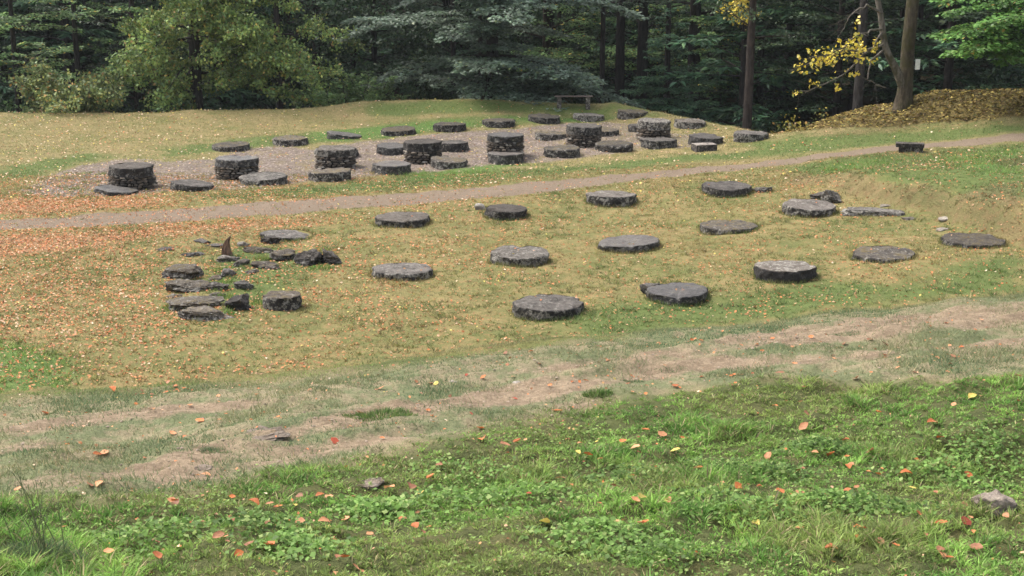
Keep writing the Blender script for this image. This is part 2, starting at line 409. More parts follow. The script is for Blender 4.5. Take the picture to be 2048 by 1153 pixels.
ROCKS = [('r1',-8.86,34.93,0.36,0.21,0.10),
  ('r2',-8.04,34.46,0.48,0.29,0.12),
  ('r3',-8.09,35.72,0.42,0.21,0.15),
  ('r4',-7.73,35.49,0.44,0.22,0.08),
  ('r5',-7.09,34.02,0.52,0.31,0.15),
  ('r6',-6.59,33.33,0.36,0.26,0.19),
  ('r7',-5.98,33.03,0.55,0.39,0.22),
  ('r8',-5.70,34.06,0.54,0.44,0.27),
  ('r9',-6.50,34.93,0.69,0.41,0.18),
  ('r10',-6.98,35.58,0.28,0.20,0.15),
  ('r11',-6.33,35.82,0.47,0.28,0.28),
  ('r12',-4.97,33.46,0.56,0.45,0.41),
  ('r13',-4.47,33.40,0.46,0.28,0.34),
  ('s1',-7.73,32.18,0.87,0.52,0.36),
  ('r14',-6.70,32.14,0.33,0.23,0.21),
  ('s2',-7.25,30.78,0.92,0.55,0.26),
  ('s3',-6.62,30.66,0.47,0.28,0.19),
  ('r15',-6.06,30.70,0.40,0.28,0.21),
  ('s4',-6.79,29.05,1.04,0.57,0.31),
  ('s5',-6.33,28.09,0.93,0.42,0.27),
  ('r16',-5.82,28.82,0.49,0.36,0.38),
  ('d1',-4.91,29.00,0.85,0.68,0.37),
  ('r19',-6.95,31.85,0.30,0.21,0.14),
  ('r20',-6.51,29.97,0.31,0.22,0.13),
  ('r21',-6.16,32.45,0.31,0.22,0.12),
  ('r22',-7.46,30.00,0.29,0.20,0.11),
  ('r23',-5.73,32.72,0.29,0.20,0.12),
  ('r24',-6.02,28.23,0.25,0.17,0.10),
  ('r17',9.12,40.59,0.61,0.43,0.19),
  ('r18',9.23,40.00,0.52,0.36,0.37),
  ('p1',9.91,37.73,1.31,0.46,0.22),
  ('p2',10.47,38.55,0.36,0.18,0.08),
  ('p3',10.73,37.11,0.46,0.23,0.08),
  ('w1',11.51,36.56,0.32,0.19,0.10),
  ('p4',11.17,35.65,0.31,0.19,0.10),
  ('p5',7.66,42.01,0.48,0.29,0.17),
  ('p6',7.36,42.18,0.27,0.19,0.10),
  ('b1',-0.93,40.05,0.30,0.21,0.23),
  ('q1',3.10,30.01,0.42,0.29,0.32),
  ('f1',-2.30,12.31,0.42,0.38,0.05),
  ('f2',-2.59,11.08,0.14,0.13,0.05),
  ('f3',-1.15,10.65,0.25,0.22,0.05),
  ('f4',3.71,10.05,0.33,0.27,0.12),
  ('f5',-0.67,15.11,0.12,0.10,0.05),
  ('f6',0.06,15.04,0.13,0.12,0.05)]
LEAF_SPOTS = [(0.05,11.94),(0.23,9.22),(3.08,12.24),(2.81,12.78),(4.01,12.64),(2.88,11.28),(3.99,12.6),(2.28,11.74),(2.88,13),(2.65,13.42),(1.48,11.98),(0.4,10.92),(0.59,11.78),(1.02,12.18),(1.12,12.02),(1.43,12.6),(1.28,12.72),(1.7,10.7),(1.81,10.52),(1.17,9.88),(0.92,9.76),(0.97,9.8),(2.48,11.32),(2.82,11.72),(3.21,11.84),(3.34,11.16),(3.79,11.52),(3.95,11.4),(2.13,10.42),(2.31,10.5),(2.63,10.34),(3.9,12.06),(4.65,13.48),(1.79,14.66),(2.48,15.06),(2.56,15.02),(2.87,14.34),(3.69,14.38),(4.59,16.58),(4.45,16.74),(4.09,16.56),(5.29,17.1),(4.38,14.56),(5.07,15.46),(5.29,14),(4.82,15.22),(1.59,11.28),(0.67,11.66),(0.78,11.64),(0.83,10.56),(-0.62,11.24),(-1.51,10.3),(-1.43,10.26),(-2.49,9.68),(-2.48,9.54),(-1.76,9.84),(-1.82,9.84),(-1.93,9.8),(-0.98,10.5),(-0.81,10.56),(-0.67,10.84),(-1.91,8.48),(-1.66,8.22),(-1.54,8.24),(-1.48,9.1),(-1.3,9.06),(-1.22,9.54),(-0.61,8.84),(-1.05,7.88),(-2.19,8),(-2.56,8.24),(-2.36,8.6),(-3.31,10.3),(-3.24,10.32),(-3.74,11.9),(-3.68,11.94),(-3.3,12.9),(-3.08,13.12),(-2.52,10.82),(-1.63,12.18),(-0.92,15),(-1.55,13.58),(-3.92,15.56),(-4.29,15.5),(-4.63,15.48),(-1.45,14.72),(-0.3,12.58),(-0.27,12.1),(-0.06,11.86),(0.46,13.54),(0.03,14.36),(-3.39,14.02),(-3.78,13.92),(-5.01,14.28),(-4.59,24.42),(-4.41,24.68),(-3.66,15.94),(0.94,9.18),(0.72,9.12),(1.76,9.42),(2.49,9.32),(3.08,9.38),(3.29,9.46),(2.86,8.5),(2.85,8.62),(2.5,8.84),(2.12,8.64),(2.05,9.28),(3.66,9.68),(3.15,8.82)]
TUFTS = [(-1.31,13.24,2.97),(0.91,14.22,2.87),(3.47,18,2.55),(4.24,17.18,2.69),(1.36,15.08,2.73),(-2.09,14.52,2.83),(-4.67,14.22,2.7),(-4.3,11.78,3.13),(1.84,15.6,2.71),(-2.66,11.84,3.11)]
TALL_GRASS = [(-2.93,8.08,3.76)]
CLOVER = [(1.61,10.1,3.32),(3.69,11.34,3.04),(4.09,11.76,3.01),(1.76,9.68,3.42),(0.92,11.14,3.12),(0.1,10.32,3.27),(-0.56,10.16,3.29),(-1.07,9.88,3.33),(-1.73,8.92,3.62),(1.72,11.42,3.09),(2.41,10.08,3.33),(2.75,9.92,3.35),(0.97,8.52,3.58),(-1.36,8.3,3.73),(0.6,8.88,3.57),(-2.43,8.74,3.63),(2.2,11.22,3.13),(-0.27,11.14,3.12),(4.31,11.92,3.1),(2.69,11.94,3.09)]
BLOCK_AT = [(7.05,50.9,0.24)]
SLAB_AT = [(13.36,46.6,0.8)]
STUMP_AT = [(-7.14,34.34,-0.04)]
BIG_TREE_AT = [(15.27,54.34,1.33)]
# ------------------------------------------------------------------ ground-cover masks (what grows or lies where)
M_path = upoly(PATH_POLY, 0.22)
M_gravel = upoly(GRAVEL_POLY, 0.55)
M_dirt = upoly(DIRT_POLYS, 0.16)
M_green = upoly(GREEN_POLYS, 0.9)
M_lush = upoly(LUSH_POLYS, 0.7)
M_orange = np.maximum(upoly([ORANGE_POLYS[0], ORANGE_POLYS[2]], 0.9), 0.5 * upoly([ORANGE_POLYS[1]], 2.2))
M_bank = upoly(LEAFBANK_POLY, 0.35)
_dd = (GX - np.interp(GY, BANK_TOE[:, 1], BANK_TOE[:, 0])) * 0.93 + (fbm(GX, GY, 0.9, 3, 51) - 0.5) * 0.9
M_brown = np.maximum(upoly(BROWN_POLYS[1:], 0.5), 0.95 * sstep(-0.55, 0.25, _dd) * (1 - sstep(0.35, 0.95, _dd)) * (1 - sstep(43.5, 46, GY)) * sstep(26, 31, GY))
M_trail = upoly(TRAIL_POLY, 0.35)
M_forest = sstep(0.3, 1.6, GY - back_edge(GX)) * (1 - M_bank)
dN = GY - near_edge(GX)
M_fore = 1 - sstep(-0.2, 0.6, dN)                      # near bank with the trail
M_slope = sstep(-0.3, 1.2, dN) * (1 - sstep(4.8, 6.5, dN))
M_fgreen = M_fore * (1 - M_trail)
M_gravel = M_gravel * (1 - 0.45 * sstep(1.0, 6.0, GX))
M_dirt = np.clip(M_dirt * (0.08 + 1.30 * fbm(GX, GY, 1.7, 3, 71)), 0, 1) * M_fore

# ------------------------------------------------------------------ ground sheet
def build_ground():
    th = np.r_[np.linspace(-82, -27, 22)[:-1], np.linspace(-27, 27, 470), np.linspace(27, 82, 22)[1:]]
    tn = np.tan(np.radians(th))
    ys = [3.5]
    while ys[-1] < 75:
        y = ys[-1]
        if y < 22: step = 0.055 + 0.0012 * y
        elif y < 66: step = 0.12 + 0.0014 * (y - 22)
        else: step = 0.45
        ys.append(y + step)
    while ys[-1] < 420:
        ys.append(ys[-1] * 1.035)
    ys = np.r_[-60.0, -20.0, -4.0, 1.0, np.array(ys)]
    X = np.maximum(ys[:, None] + 1.2, 2.5) * tn[None, :]
    Y = np.broadcast_to(ys[:, None], X.shape).copy()
    jig = np.random.default_rng(3).random(X.shape)
    Y[:, 1:-1] += (jig[:, 1:-1] - 0.5) * 0.03
    x = X.ravel(); y = Y.ravel()
    z = height(x, y)
    V = np.stack([x, y, z], 1)
    nr, nc = X.shape
    idx = np.arange(nr * nc).reshape(nr, nc)
    F = np.stack([idx[:-1, :-1], idx[:-1, 1:], idx[1:, 1:], idx[1:, :-1]], -1).reshape(-1, 4)
    wob = (fbm(x, y, 2.2, 3, 44) - 0.5) * 0.7 + (fbm(x, y, 9.0, 2, 46) - 0.5) * 0.35
    m = {k: sample(v, x, y) for k, v in dict(path=M_path, gravel=M_gravel, dirt=M_dirt, green=M_green, lush=M_lush,
         orange=M_orange, brown=M_brown, bank=M_bank, trail=M_trail, forest=M_forest, fgreen=M_fgreen, slope=M_slope).items()}
    outside = (y > 72) | (y < 5)
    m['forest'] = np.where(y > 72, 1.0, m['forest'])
    # trodden edges are ragged
    dirt = np.clip(m['dirt'] + wob * 0.55 * (m['dirt'] > 0.02), 0, 1)
    path = np.clip(m['path'] + wob * 1.3 * (m['path'] > 0.02) * (m['path'] < 0.98), 0, 1)
    gravel = np.clip(m['gravel'] + wob * 0.6 * (m['gravel'] > 0.02), 0, 1)
    A = np.stack([path, gravel, dirt], 1)
    B = np.stack([np.clip(m['green'] * 0.95 + m['fgreen'] * 0.7 + m['slope'] * 0.3, 0, 1), np.clip(m['lush'], 0, 1), m['orange']], 1)
    Cc = np.stack([m['brown'], m['bank'], m['forest']], 1)
    D = np.stack([m['trail'], m['fgreen'], m['slope']], 1)
    fc = lambda a: a[F].mean(1)
    cls = np.zeros(len(F), int)
    cls[fc(m['forest']) > 0.5] = 5
    cls[fc(m['bank']) > 0.5] = 4
    cls[fc(gravel) > 0.45] = 2
    cls[fc(path) > 0.5] = 1
    cls[(fc(dirt) > 0.45)] = 3
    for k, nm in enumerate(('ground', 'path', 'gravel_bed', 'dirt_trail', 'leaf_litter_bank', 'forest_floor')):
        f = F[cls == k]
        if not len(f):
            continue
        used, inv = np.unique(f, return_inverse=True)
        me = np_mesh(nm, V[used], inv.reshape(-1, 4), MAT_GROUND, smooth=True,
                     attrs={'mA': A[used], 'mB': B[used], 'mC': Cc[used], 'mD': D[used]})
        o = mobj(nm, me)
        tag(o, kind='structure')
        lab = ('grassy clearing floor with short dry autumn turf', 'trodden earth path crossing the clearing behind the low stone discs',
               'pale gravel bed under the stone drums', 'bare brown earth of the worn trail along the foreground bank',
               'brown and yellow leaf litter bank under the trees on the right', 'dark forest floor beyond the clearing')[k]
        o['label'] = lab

def ground_material():
    g = NT('ground_cover')
    pos = g.n('NewGeometry').outputs['Position']
    def sep(a):
        s = g.n('SeparateColor'); g.set(s.inputs[0], g.attr(a)); return s.outputs
    path, gravel, dirt = sep('mA')[:3]
    green, lush, orange = sep('mB')[:3]
    brown, bank, forest = sep('mC')[:3]
    trail, fgreen, slope = sep('mD')[:3]
    n0 = g.noise(pos, 0.35, 3)
    n1 = g.noise(pos, 1.3, 4)
    n2 = g.noise(pos, 6.0, 4, 0.6)
    n3 = g.noise(pos, 28.0, 3, 0.65)
    n4 = g.noise(pos, 95.0, 2, 0.7)
    mixn = g.math('ADD', g.math('MULTIPLY', n0, 0.45), g.math('MULTIPLY', n1, 0.55))
    turf = g.mix(g.ramp(mixn, 0.36, 0.64), (0.240, 0.195, 0.082), (0.138, 0.150, 0.050))
    turf = g.mix(g.ramp(n2, 0.45, 0.70, 0, 0.6), turf, (0.23, 0.125, 0.062))
    sy = g.n('SeparateXYZ'); g.set(sy.inputs[0], pos)
    turf = g.mix(g.math('MULTIPLY', g.ramp(sy.outputs[1], 44.0, 50.0), g.ramp(mixn, 0.62, 0.40, 0.10, 0.6)), turf, (0.255, 0.205, 0.100))
    gm = g.ramp(g.math('ADD', green, g.math('MULTIPLY', g.math('SUBTRACT', n1, 0.5), 0.9)), 0.25, 0.95)
    turf = g.mix(gm, turf, (0.105, 0.135, 0.040))
    lm = g.ramp(g.math('ADD', lush, g.math('MULTIPLY', g.math('SUBTRACT', n1, 0.5), 0.8)), 0.2, 1.0)
    turf = g.mix(g.math('MULTIPLY', lm, 0.8), turf, (0.085, 0.155, 0.038))
    turf = g.mix(g.math('MULTIPLY', fgreen, 0.7), turf, (0.065, 0.068, 0.026))
    dry = g.mix(g.ramp(g.math('ADD', g.math('MULTIPLY', n1, 0.5), g.math('MULTIPLY', n2, 0.5)), 0.43, 0.54), (0.275, 0.230, 0.145), (0.135, 0.155, 0.080))
    turf = g.mix(g.math('MULTIPLY', trail, 0.85), turf, dry)
    bm = g.ramp(g.math('ADD', brown, g.math('MULTIPLY', g.math('SUBTRACT', n2, 0.5), 1.6)), 0.25, 1.0)
    turf = g.mix(g.math('MULTIPLY', bm, 0.45), turf, g.mix(n3, (0.070, 0.053, 0.032), (0.135, 0.100, 0.055)))
    om = g.ramp(g.math('ADD', orange, g.math('MULTIPLY', g.math('SUBTRACT', n3, 0.5), 1.6)), 0.55, 1.0)
    turf = g.mix(g.math('MULTIPLY', om, 0.6), turf, (0.36, 0.19, 0.11))
    # earth
    earth = g.mix(g.ramp(n2, 0.36, 0.62), (0.325, 0.245, 0.162), (0.195, 0.143, 0.094))
    st = g.n('Mapping'); g.set(st.inputs['Vector'], pos); st.inputs['Rotation'].default_value = (0, 0, -0.52); st.inputs['Scale'].default_value = (0.7, 4.5, 1)
    earth = g.mix(g.ramp(g.noise(st.outputs[0], 1.6, 4, 0.6), 0.5, 0.66, 0, 0.6), earth, (0.165, 0.118, 0.078))
    earth = g.mix(g.ramp(n3, 0.62, 0.8, 0, 0.6), earth, (0.42, 0.35, 0.27))
    pathc = g.mix(g.ramp(n2, 0.3, 0.7), (0.235, 0.178, 0.126), (0.160, 0.120, 0.086))
    vor = g.n('TexVoronoi'); g.set(vor.inputs['Vector'], pos); vor.inputs['Scale'].default_value = 17.0
    vs = g.n('SeparateColor'); g.set(vs.inputs[0], vor.outputs['Color'])
    grav = g.mix(vs.outputs[0], (0.115, 0.088, 0.070), (0.265, 0.212, 0.175))
    grav = g.mix(g.ramp(n1, 0.48, 0.68, 0, 0.7), grav, (0.24, 0.19, 0.10))
    litter = g.mix(vs.outputs[1], (0.095, 0.075, 0.030), (0.205, 0.155, 0.055))
    weeds = g.math('MULTIPLY', g.ramp(n2, 0.54, 0.70), g.ramp(n0, 0.42, 0.6))
    grav = g.mix(g.math('MULTIPLY', weeds, 0.75), grav, (0.13, 0.135, 0.055))
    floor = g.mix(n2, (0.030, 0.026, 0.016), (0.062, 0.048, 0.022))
    def edge(mask, amt=0.7, lo=0.3, hi=0.7):
        return g.ramp(g.math('ADD', mask, g.math('MULTIPLY', g.math('SUBTRACT', n3, 0.5), amt)), lo, hi)
    c = g.mix(edge(gravel, 1.0), turf, grav)
    c = g.mix(edge(path, 1.1), c, pathc)
    c = g.mix(edge(dirt, 0.8), c, earth)
    c = g.mix(edge(bank, 0.6), c, litter)
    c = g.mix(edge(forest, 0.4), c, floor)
    hs = g.n('HueSaturation'); g.set(hs.inputs['Color'], c)
    g.set(hs.inputs['Value'], g.math('MULTIPLY', g.math('MULTIPLY_ADD', n4, 1.3, 0.36), g.math('MULTIPLY', g.math('MULTIPLY_ADD', n3, 0.9, 0.55), g.math('MULTIPLY_ADD', n2, 0.9, 0.55))))
    hgt = g.math('ADD', g.math('MULTIPLY', n3, 0.7), g.math('MULTIPLY', n4, 0.5))
    hgt = g.math('ADD', hgt, g.math('MULTIPLY', g.math('MULTIPLY', vor.outputs['Distance'], gravel), -1.2))
    b = g.bump(hgt, 0.9, 0.05)
    return g.done(g.principled(hs.outputs[0], 0.95, b, 0.15))

MAT_GROUND = ground_material()
build_ground()

# ------------------------------------------------------------------ vegetation materials (colour per blade / leaf)
def leaf_material(name, trans=0.35, rough=0.5, spec=0.35):
    g = NT(name)
    c = g.attr('Col')
    p = g.principled(c, rough, None, spec)
    if trans:
        t = g.n('BsdfTranslucent'); g.set(t.inputs[0], c)
        ms = g.n('MixShader'); ms.inputs[0].default_value = trans
        g.t.links.new(p, ms.inputs[1]); g.t.links.new(t.outputs[0], ms.inputs[2])
        return g.done(ms.outputs[0])
    return g.done(p)

MAT_GRASS = leaf_material('grass_blades', 0.42, 0.6, 0.25)
MAT_LITTER = leaf_material('fallen_leaf_litter', 0.15, 0.7, 0.2)
MAT_FOLIAGE = leaf_material('tree_foliage', 0.3, 0.5, 0.35)

# ------------------------------------------------------------------ grass (uncountable: stuff)
def scatter(rng, n, y0, y1, spread=0.44, extra=0.8):
    """random points in the wedge of clearing in front of the viewpoint, even per square metre"""
    u = rng.random(n)
    y = np.sqrt(y0 * y0 + u * (y1 * y1 - y0 * y0))
    x = (rng.random(n) * 2 - 1) * (y * spread + extra)
    return x, y

STONE_SPOTS = [(d[1], d[2], d[3] * 0.48) for d in DRUMS] + [(p[1], p[2], p[3] * 0.5) for p in PILLARS]

def clear_of_stones(x, y):
    ok = np.ones(len(x), bool)
    for sx, sy, r in STONE_SPOTS:
        ok &= (x - sx) ** 2 + (y - sy) ** 2 > r * r
    return ok

C_TAN = np.array([0.275, 0.230, 0.092]); C_OLIVE = np.array([0.150, 0.178, 0.055]); C_GREEN = np.array([0.125, 0.185, 0.055])
C_LUSH = np.array([0.16, 0.255, 0.062]); C_BLUE = np.array([0.105, 0.160, 0.072]); C_STRAW = np.array([0.44, 0.36, 0.19])

def blade_colors(rng, x, y):
    n = len(x)
    green = sample(M_green, x, y); lush = sample(M_lush, x, y); fg = sample(M_fgreen, x, y)
    trail = sample(M_trail, x, y); brown = sample(M_brown, x, y); slope = sample(M_slope, x, y)
    f1 = fbm(x, y, 0.8, 3, 61); f2 = fbm(x, y, 3.0, 2, 62); f3 = fbm(x, y, 0.35, 2, 63)
    t = np.clip((f1 * 0.6 + f3 * 0.4 - 0.36) / 0.28, 0, 1)[:, None]
    c = C_TAN * (1 - t) + C_OLIVE * t
    up = sstep(44, 50, y)[:, None]
    c = c * (1 - up) + (np.array([0.285, 0.23, 0.108]) * (1 - t) + np.array([0.18, 0.19, 0.065]) * t) * up
    gm = np.clip(green * 1.1 + (f1 - 0.5) * 1.0, 0, 1)[:, None]
    c = c * (1 - gm) + C_GREEN * gm
    lm = np.clip(lush * 1.2 + (f2 - 0.5) * 0.5 * (lush > .05), 0, 1)[:, None]
    c = c * (1 - lm) + C_LUSH * lm
    tm = np.clip(trail + slope * 0.8, 0, 1)[:, None]
    tc = C_BLUE * 1.0
    c = c * (1 - tm) + (tc * (0.70 + 0.30 * t) + C_STRAW * (0.30 - 0.30 * t)) * tm
    k = np.clip((f2 - 0.3) / 0.4, 0, 1)[:, None]
    fgc = (np.array([0.125, 0.245, 0.052]) * (1 - k) + np.array([0.265, 0.44, 0.095]) * k)
    k2 = np.clip((f1 - 0.52) / 0.14, 0, 1)[:, None]
    fgc = fgc * (1 - k2 * 0.45) + np.array([0.29, 0.27, 0.10]) * k2 * 0.45
    fm = fg[:, None]
    c = c * (1 - fm) + fgc * fm
    b = brown[:, None] * 0.6
    c = c * (1 - b) + np.array([0.12, 0.092, 0.05]) * b
    straw = (rng.random(n) < 0.14)[:, None]
    c = np.where(straw, C_STRAW * (0.55 + 0.4 * rng.random((n, 1))), c)
    c = c * (0.62 + 0.76 * rng.random((n, 1)))
    return c

def tufts(rng, cx, cy, per, rad):
    """blades gathered into tufts: positions, outward lean and one tone per tuft"""
    m = len(cx)
    r = rad * (0.5 + rng.random(m))
    a = rng.random((m, per)) * 2 * np.pi
    q = np.sqrt(rng.random((m, per))) * r[:, None]
    x = cx[:, None] + q * np.cos(a); y = cy[:, None] + q * np.sin(a)
    tone = np.repeat(0.66 + 0.68 * rng.random(m), per)
    hs = np.repeat(0.55 + 0.9 * rng.random(m) ** 1.5, per)
    return x.ravel(), y.ravel(), a.ravel(), tone, hs

def blades(name, rng, x, y, hgt, wid, lean, kite=False, label='', colscale=1.0, tone=None, outward=None):
    n = len(x)
    z = height(x, y)
    col = blade_colors(rng, x, y) * colscale
    a = rng.random(n) * 2 * np.pi
    d = np.stack([np.cos(a), np.sin(a)], 1)
    if tone is not None: col = col * tone[:, None]
    la = rng.random(n) * 2 * np.pi if outward is None else outward + rng.normal(0, 0.5, n)
    ld = np.stack([np.cos(la), np.sin(la)], 1) * (lean * hgt * (0.3 + rng.random(n)))[:, None]
    base = np.stack([x, y, z - 0.006], 1)
    side = np.concatenate([d * (wid * 0.5)[:, None], np.zeros((n, 1))], 1)
    tip = base.copy(); tip[:, :2] += ld; tip[:, 2] += hgt
    if kite:
        mid = base.copy(); mid[:, :2] += ld * 0.32; mid[:, 2] += hgt * 0.62
        V = np.stack([base, mid + side, tip, mid - side], 1).reshape(-1, 3)
        F = np.arange(n * 4).reshape(n, 4)
        C = np.repeat(col, 4, 0)
    else:
        V = np.stack([base - side, base + side, tip], 1).reshape(-1, 3)
        F = np.arange(n * 3).reshape(n, 3)
        C = np.repeat(col, 3, 0)
    o = mobj(name, np_mesh(name, V, F, MAT_GRASS, C))
    tag(o, label, 'grass', kind='stuff')
    return o

rng = np.random.default_rng(11)
# lush slope below the viewpoint
cx, cy = scatter(rng, 21000, 6.4, 14.4, 0.42, 0.5)
dens = sample(M_fgreen, cx, cy) * (0.35 + 0.65 * sstep(0.32, 0.55, fbm(cx, cy, 1.6, 3, 81)))
k = rng.random(len(cx)) < dens
x, y, ow, tone, hs = tufts(rng, cx[k], cy[k], 19, 0.035)
tall = 0.5 + 0.9 * sstep(0.45, 0.75, fbm(x, y, 1.1, 3, 82))
edge_t = sample(M_trail, x, y)
blades('foreground_grass', rng, x, y, (0.03 + 0.05 * rng.random(len(x))) * tall * hs * (1 - 0.6 * edge_t), 0.006 + 0.007 * rng.random(len(x)), 1.1, True,
       'green grass on the slope at the bottom of the picture', 1.0, tone, ow)
# trail edges and crest of the near bank
x, y = scatter(rng, 330000, 9.6, 23.0, 0.42, 0.6)
tr = sample(M_trail, x, y); di = sample(M_dirt, x, y); sl = sample(M_slope, x, y)
pat = sstep(0.40, 0.56, fbm(x, y, 1.5, 4, 83))
crest_band = np.exp(-((y - near_edge(x) + 0.2) / 0.9) ** 2)
dens = np.clip(tr * (0.25 + 0.95 * pat) + crest_band * 0.9 * tr + sl, 0, 1) * (1 - 0.90 * np.clip(di * 1.2, 0, 1))
k = rng.random(len(x)) < dens
x, y = x[k], y[k]
pt = sstep(0.45, 0.7, fbm(x, y, 1.5, 4, 83))
blades('trail_grass', rng, x, y, 0.02 + 0.05 * rng.random(len(x)) * (0.35 + pt), 0.006 + 0.005 * rng.random(len(x)), 0.9, False,
       'short blue green grass growing in patches on the worn trail')
# lower field
cx, cy = scatter(rng, 42000, 21.0, 47.5, 0.42, 1.0)
pa = sample(M_path, cx, cy); sl = sample(M_slope, cx, cy)
k = (rng.random(len(cx)) < (1 - 0.97 * pa) * (1 - sl) * (0.4 + 0.6 * sstep(0.35, 0.6, fbm(cx, cy, 1.3, 3, 84)))) & (cy > near_edge(cx) + 3)
x, y, ow, tone, hs = tufts(rng, cx[k], cy[k], 11, 0.07)
k = clear_of_stones(x, y)
x, y, ow, tone, hs = x[k], y[k], ow[k], tone[k], hs[k]
# longer fringe round the feet of the stones
fx, fy = [], []
for sx, sy, r in STONE_SPOTS:
    if sy > 43: continue
    m_ = 800
    a_ = rng.random(m_) * 6.283; r_ = r * (1.03 + 0.16 * rng.random(m_) ** 2)
    fx.append(sx + r_ * np.cos(a_)); fy.append(sy + r_ * np.sin(a_))
fx = np.concatenate(fx); fy = np.concatenate(fy)
blades('fringe_grass', rng, fx, fy, 0.04 + 0.085 * rng.random(len(fx)), 0.010 + 0.010 * rng.random(len(fx)), 0.5, False,
       'longer green grass fringing the feet of the stone discs', 0.85)
lu = sample(M_lush, x, y)
tuf = sstep(0.56, 0.72, fbm(x, y, 2.3, 3, 86))
blades('field_grass', rng, x, y, (0.02 + 0.035 * rng.random(len(x))) * hs * (1 + 1.3 * lu + 1.2 * tuf), 0.012 + 0.012 * rng.random(len(x)), 1.2, False,
       'short olive and tan turf around the low stone discs', 1.0, tone, ow)
# upper terrace
x, y = scatter(rng, 190000, 42.0, 66.5, 0.43, 1.0)
pa = sample(M_path, x, y); gr = sample(M_gravel, x, y); fo = sample(M_forest, x, y); ba = sample(M_bank, x, y)
k = (rng.random(len(x)) < (1 - 0.97 * pa) * (1 - 0.9 * gr) * (1 - fo) * (1 - ba)) & clear_of_stones(x, y) & (y < back_edge(x) + 1.2)
x, y = x[k], y[k]
blades('terrace_grass', rng, x, y, 0.025 + 0.045 * rng.random(len(x)), 0.016 + 0.016 * rng.random(len(x)), 1.2, False,
       'thin turf on the upper terrace around the gravel bed')

# ------------------------------------------------------------------ fallen leaves too many to count
PAL_LEAF = np.array([(0.52, 0.19, 0.08), (0.42, 0.22, 0.10), (0.54, 0.31, 0.19), (0.60, 0.42, 0.28), (0.28, 0.13, 0.06), (0.57, 0.46, 0.13), (0.66, 0.53, 0.38)])
def leaf_quads(rng, x, y, size, pal, wts, lift=0.012):
    n = len(x)
    z = height(x, y) + lift + rng.random(n) * lift
    a = rng.random(n) * 2 * np.pi
    nrm = np.stack([rng.normal(0, .38, n), rng.normal(0, .38, n), np.ones(n)], 1)
    nrm /= np.linalg.norm(nrm, axis=1)[:, None]
    t = np.stack([np.cos(a), np.sin(a), np.zeros(n)], 1)
    t -= nrm * (t * nrm).sum(1)[:, None]; t /= np.linalg.norm(t, axis=1)[:, None]
    b = np.cross(nrm, t)
    c = np.stack([x, y, z], 1)
    s = size[:, None]
    curl = (rng.random(n) * 0.35)[:, None]
    V = np.stack([c - t * s * .5, c + b * s * .34 + nrm * s * curl, c + t * s * .5 + nrm * s * curl * .5, c - b * s * .34 + nrm * s * curl], 1).reshape(-1, 3)
    F = np.arange(n * 4).reshape(n, 4)
    F = np.concatenate([F[:, [0, 1, 2]], F[:, [0, 2, 3]]])
    col = pal[rng.choice(len(pal), n, p=wts)] * (0.7 + 0.6 * rng.random((n, 1)))
    return V, F, np.repeat(col, 4, 0)

WT = np.array([.36, .28, .11, .03, .18, .03, .01])
rng = np.random.default_rng(12)
x, y = scatter(rng, 80000, 21, 47, 0.42, 1.0)
orr = sample(M_orange, x, y); pa = sample(M_path, x, y); sl = sample(M_slope, x, y)
leftness = np.clip((1 - x) / 11, 0, 1)
clump = sstep(0.42, 0.62, fbm(x, y, 0.7, 3, 91))
dens = np.clip(0.16 + 0.28 * clump + leftness * (0.22 + 0.75 * clump) + 0.25 * np.clip((-6.5 - x) / 4, 0, 1) + 0.75 * orr, 0, 1) * (1 - 0.6 * pa) * (1 - sl * 0.7)
k = (rng.random(len(x)) < dens) & (y > near_edge(x) + 2) & clear_of_stones(x, y)
x, y = x[k], y[k]
V, F, C = leaf_quads(rng, x, y, 0.04 + 0.04 * rng.random(len(x)), PAL_LEAF, WT)
tag(mobj('field_leaf_litter', np_mesh('field_leaf_litter', V, F, MAT_LITTER, C)), 'small orange and tan fallen leaves strewn over the lower field', 'leaf litter', kind='stuff')
# drift along the left end of the path
x, y = scatter(rng, 90000, 24, 44, 0.42, 1.0)
orr = sample(M_orange, x, y); pa = sample(M_path, x, y)
k = rng.random(len(x)) < orr * 0.9 * (1 - 0.8 * pa) * np.clip((-3 - x) / 6, 0, 1)
x, y = x[k], y[k]
V, F, C = leaf_quads(rng, x, y, 0.04 + 0.045 * rng.random(len(x)), PAL_LEAF, np.array([.42, .26, .15, .04, .11, .01, .01]), 0.02)
tag(mobj('path_leaf_drift', np_mesh('path_leaf_drift', V, F, MAT_LITTER, C)), 'drift of red orange leaves beside the left end of the path', 'leaf litter', kind='stuff')
# pale and yellow leaves on the upper terrace
x, y = scatter(rng, 17000, 41, 65, 0.43, 1.0)
fo = sample(M_forest, x, y); ba = sample(M_bank, x, y); pa = sample(M_path, x, y)
k = (rng.random(len(x)) < (0.25 + 0.3 * np.clip((-8 - x) / 8, 0, 1)) * (1 - fo) * (1 - pa) * (1 - ba)) & clear_of_stones(x, y) & (y < back_edge(x) + .5)
x, y = x[k], y[k]
V, F, C = leaf_quads(rng, x, y, 0.06 + 0.06 * rng.random(len(x)), PAL_LEAF, np.array([.06, .12, .2, .22, .04, .2, .16]), 0.025)
tag(mobj('terrace_leaf_litter', np_mesh('terrace_leaf_litter', V, F, MAT_LITTER, C)), 'pale and yellow leaves scattered over the upper terrace', 'leaf litter', kind='stuff')
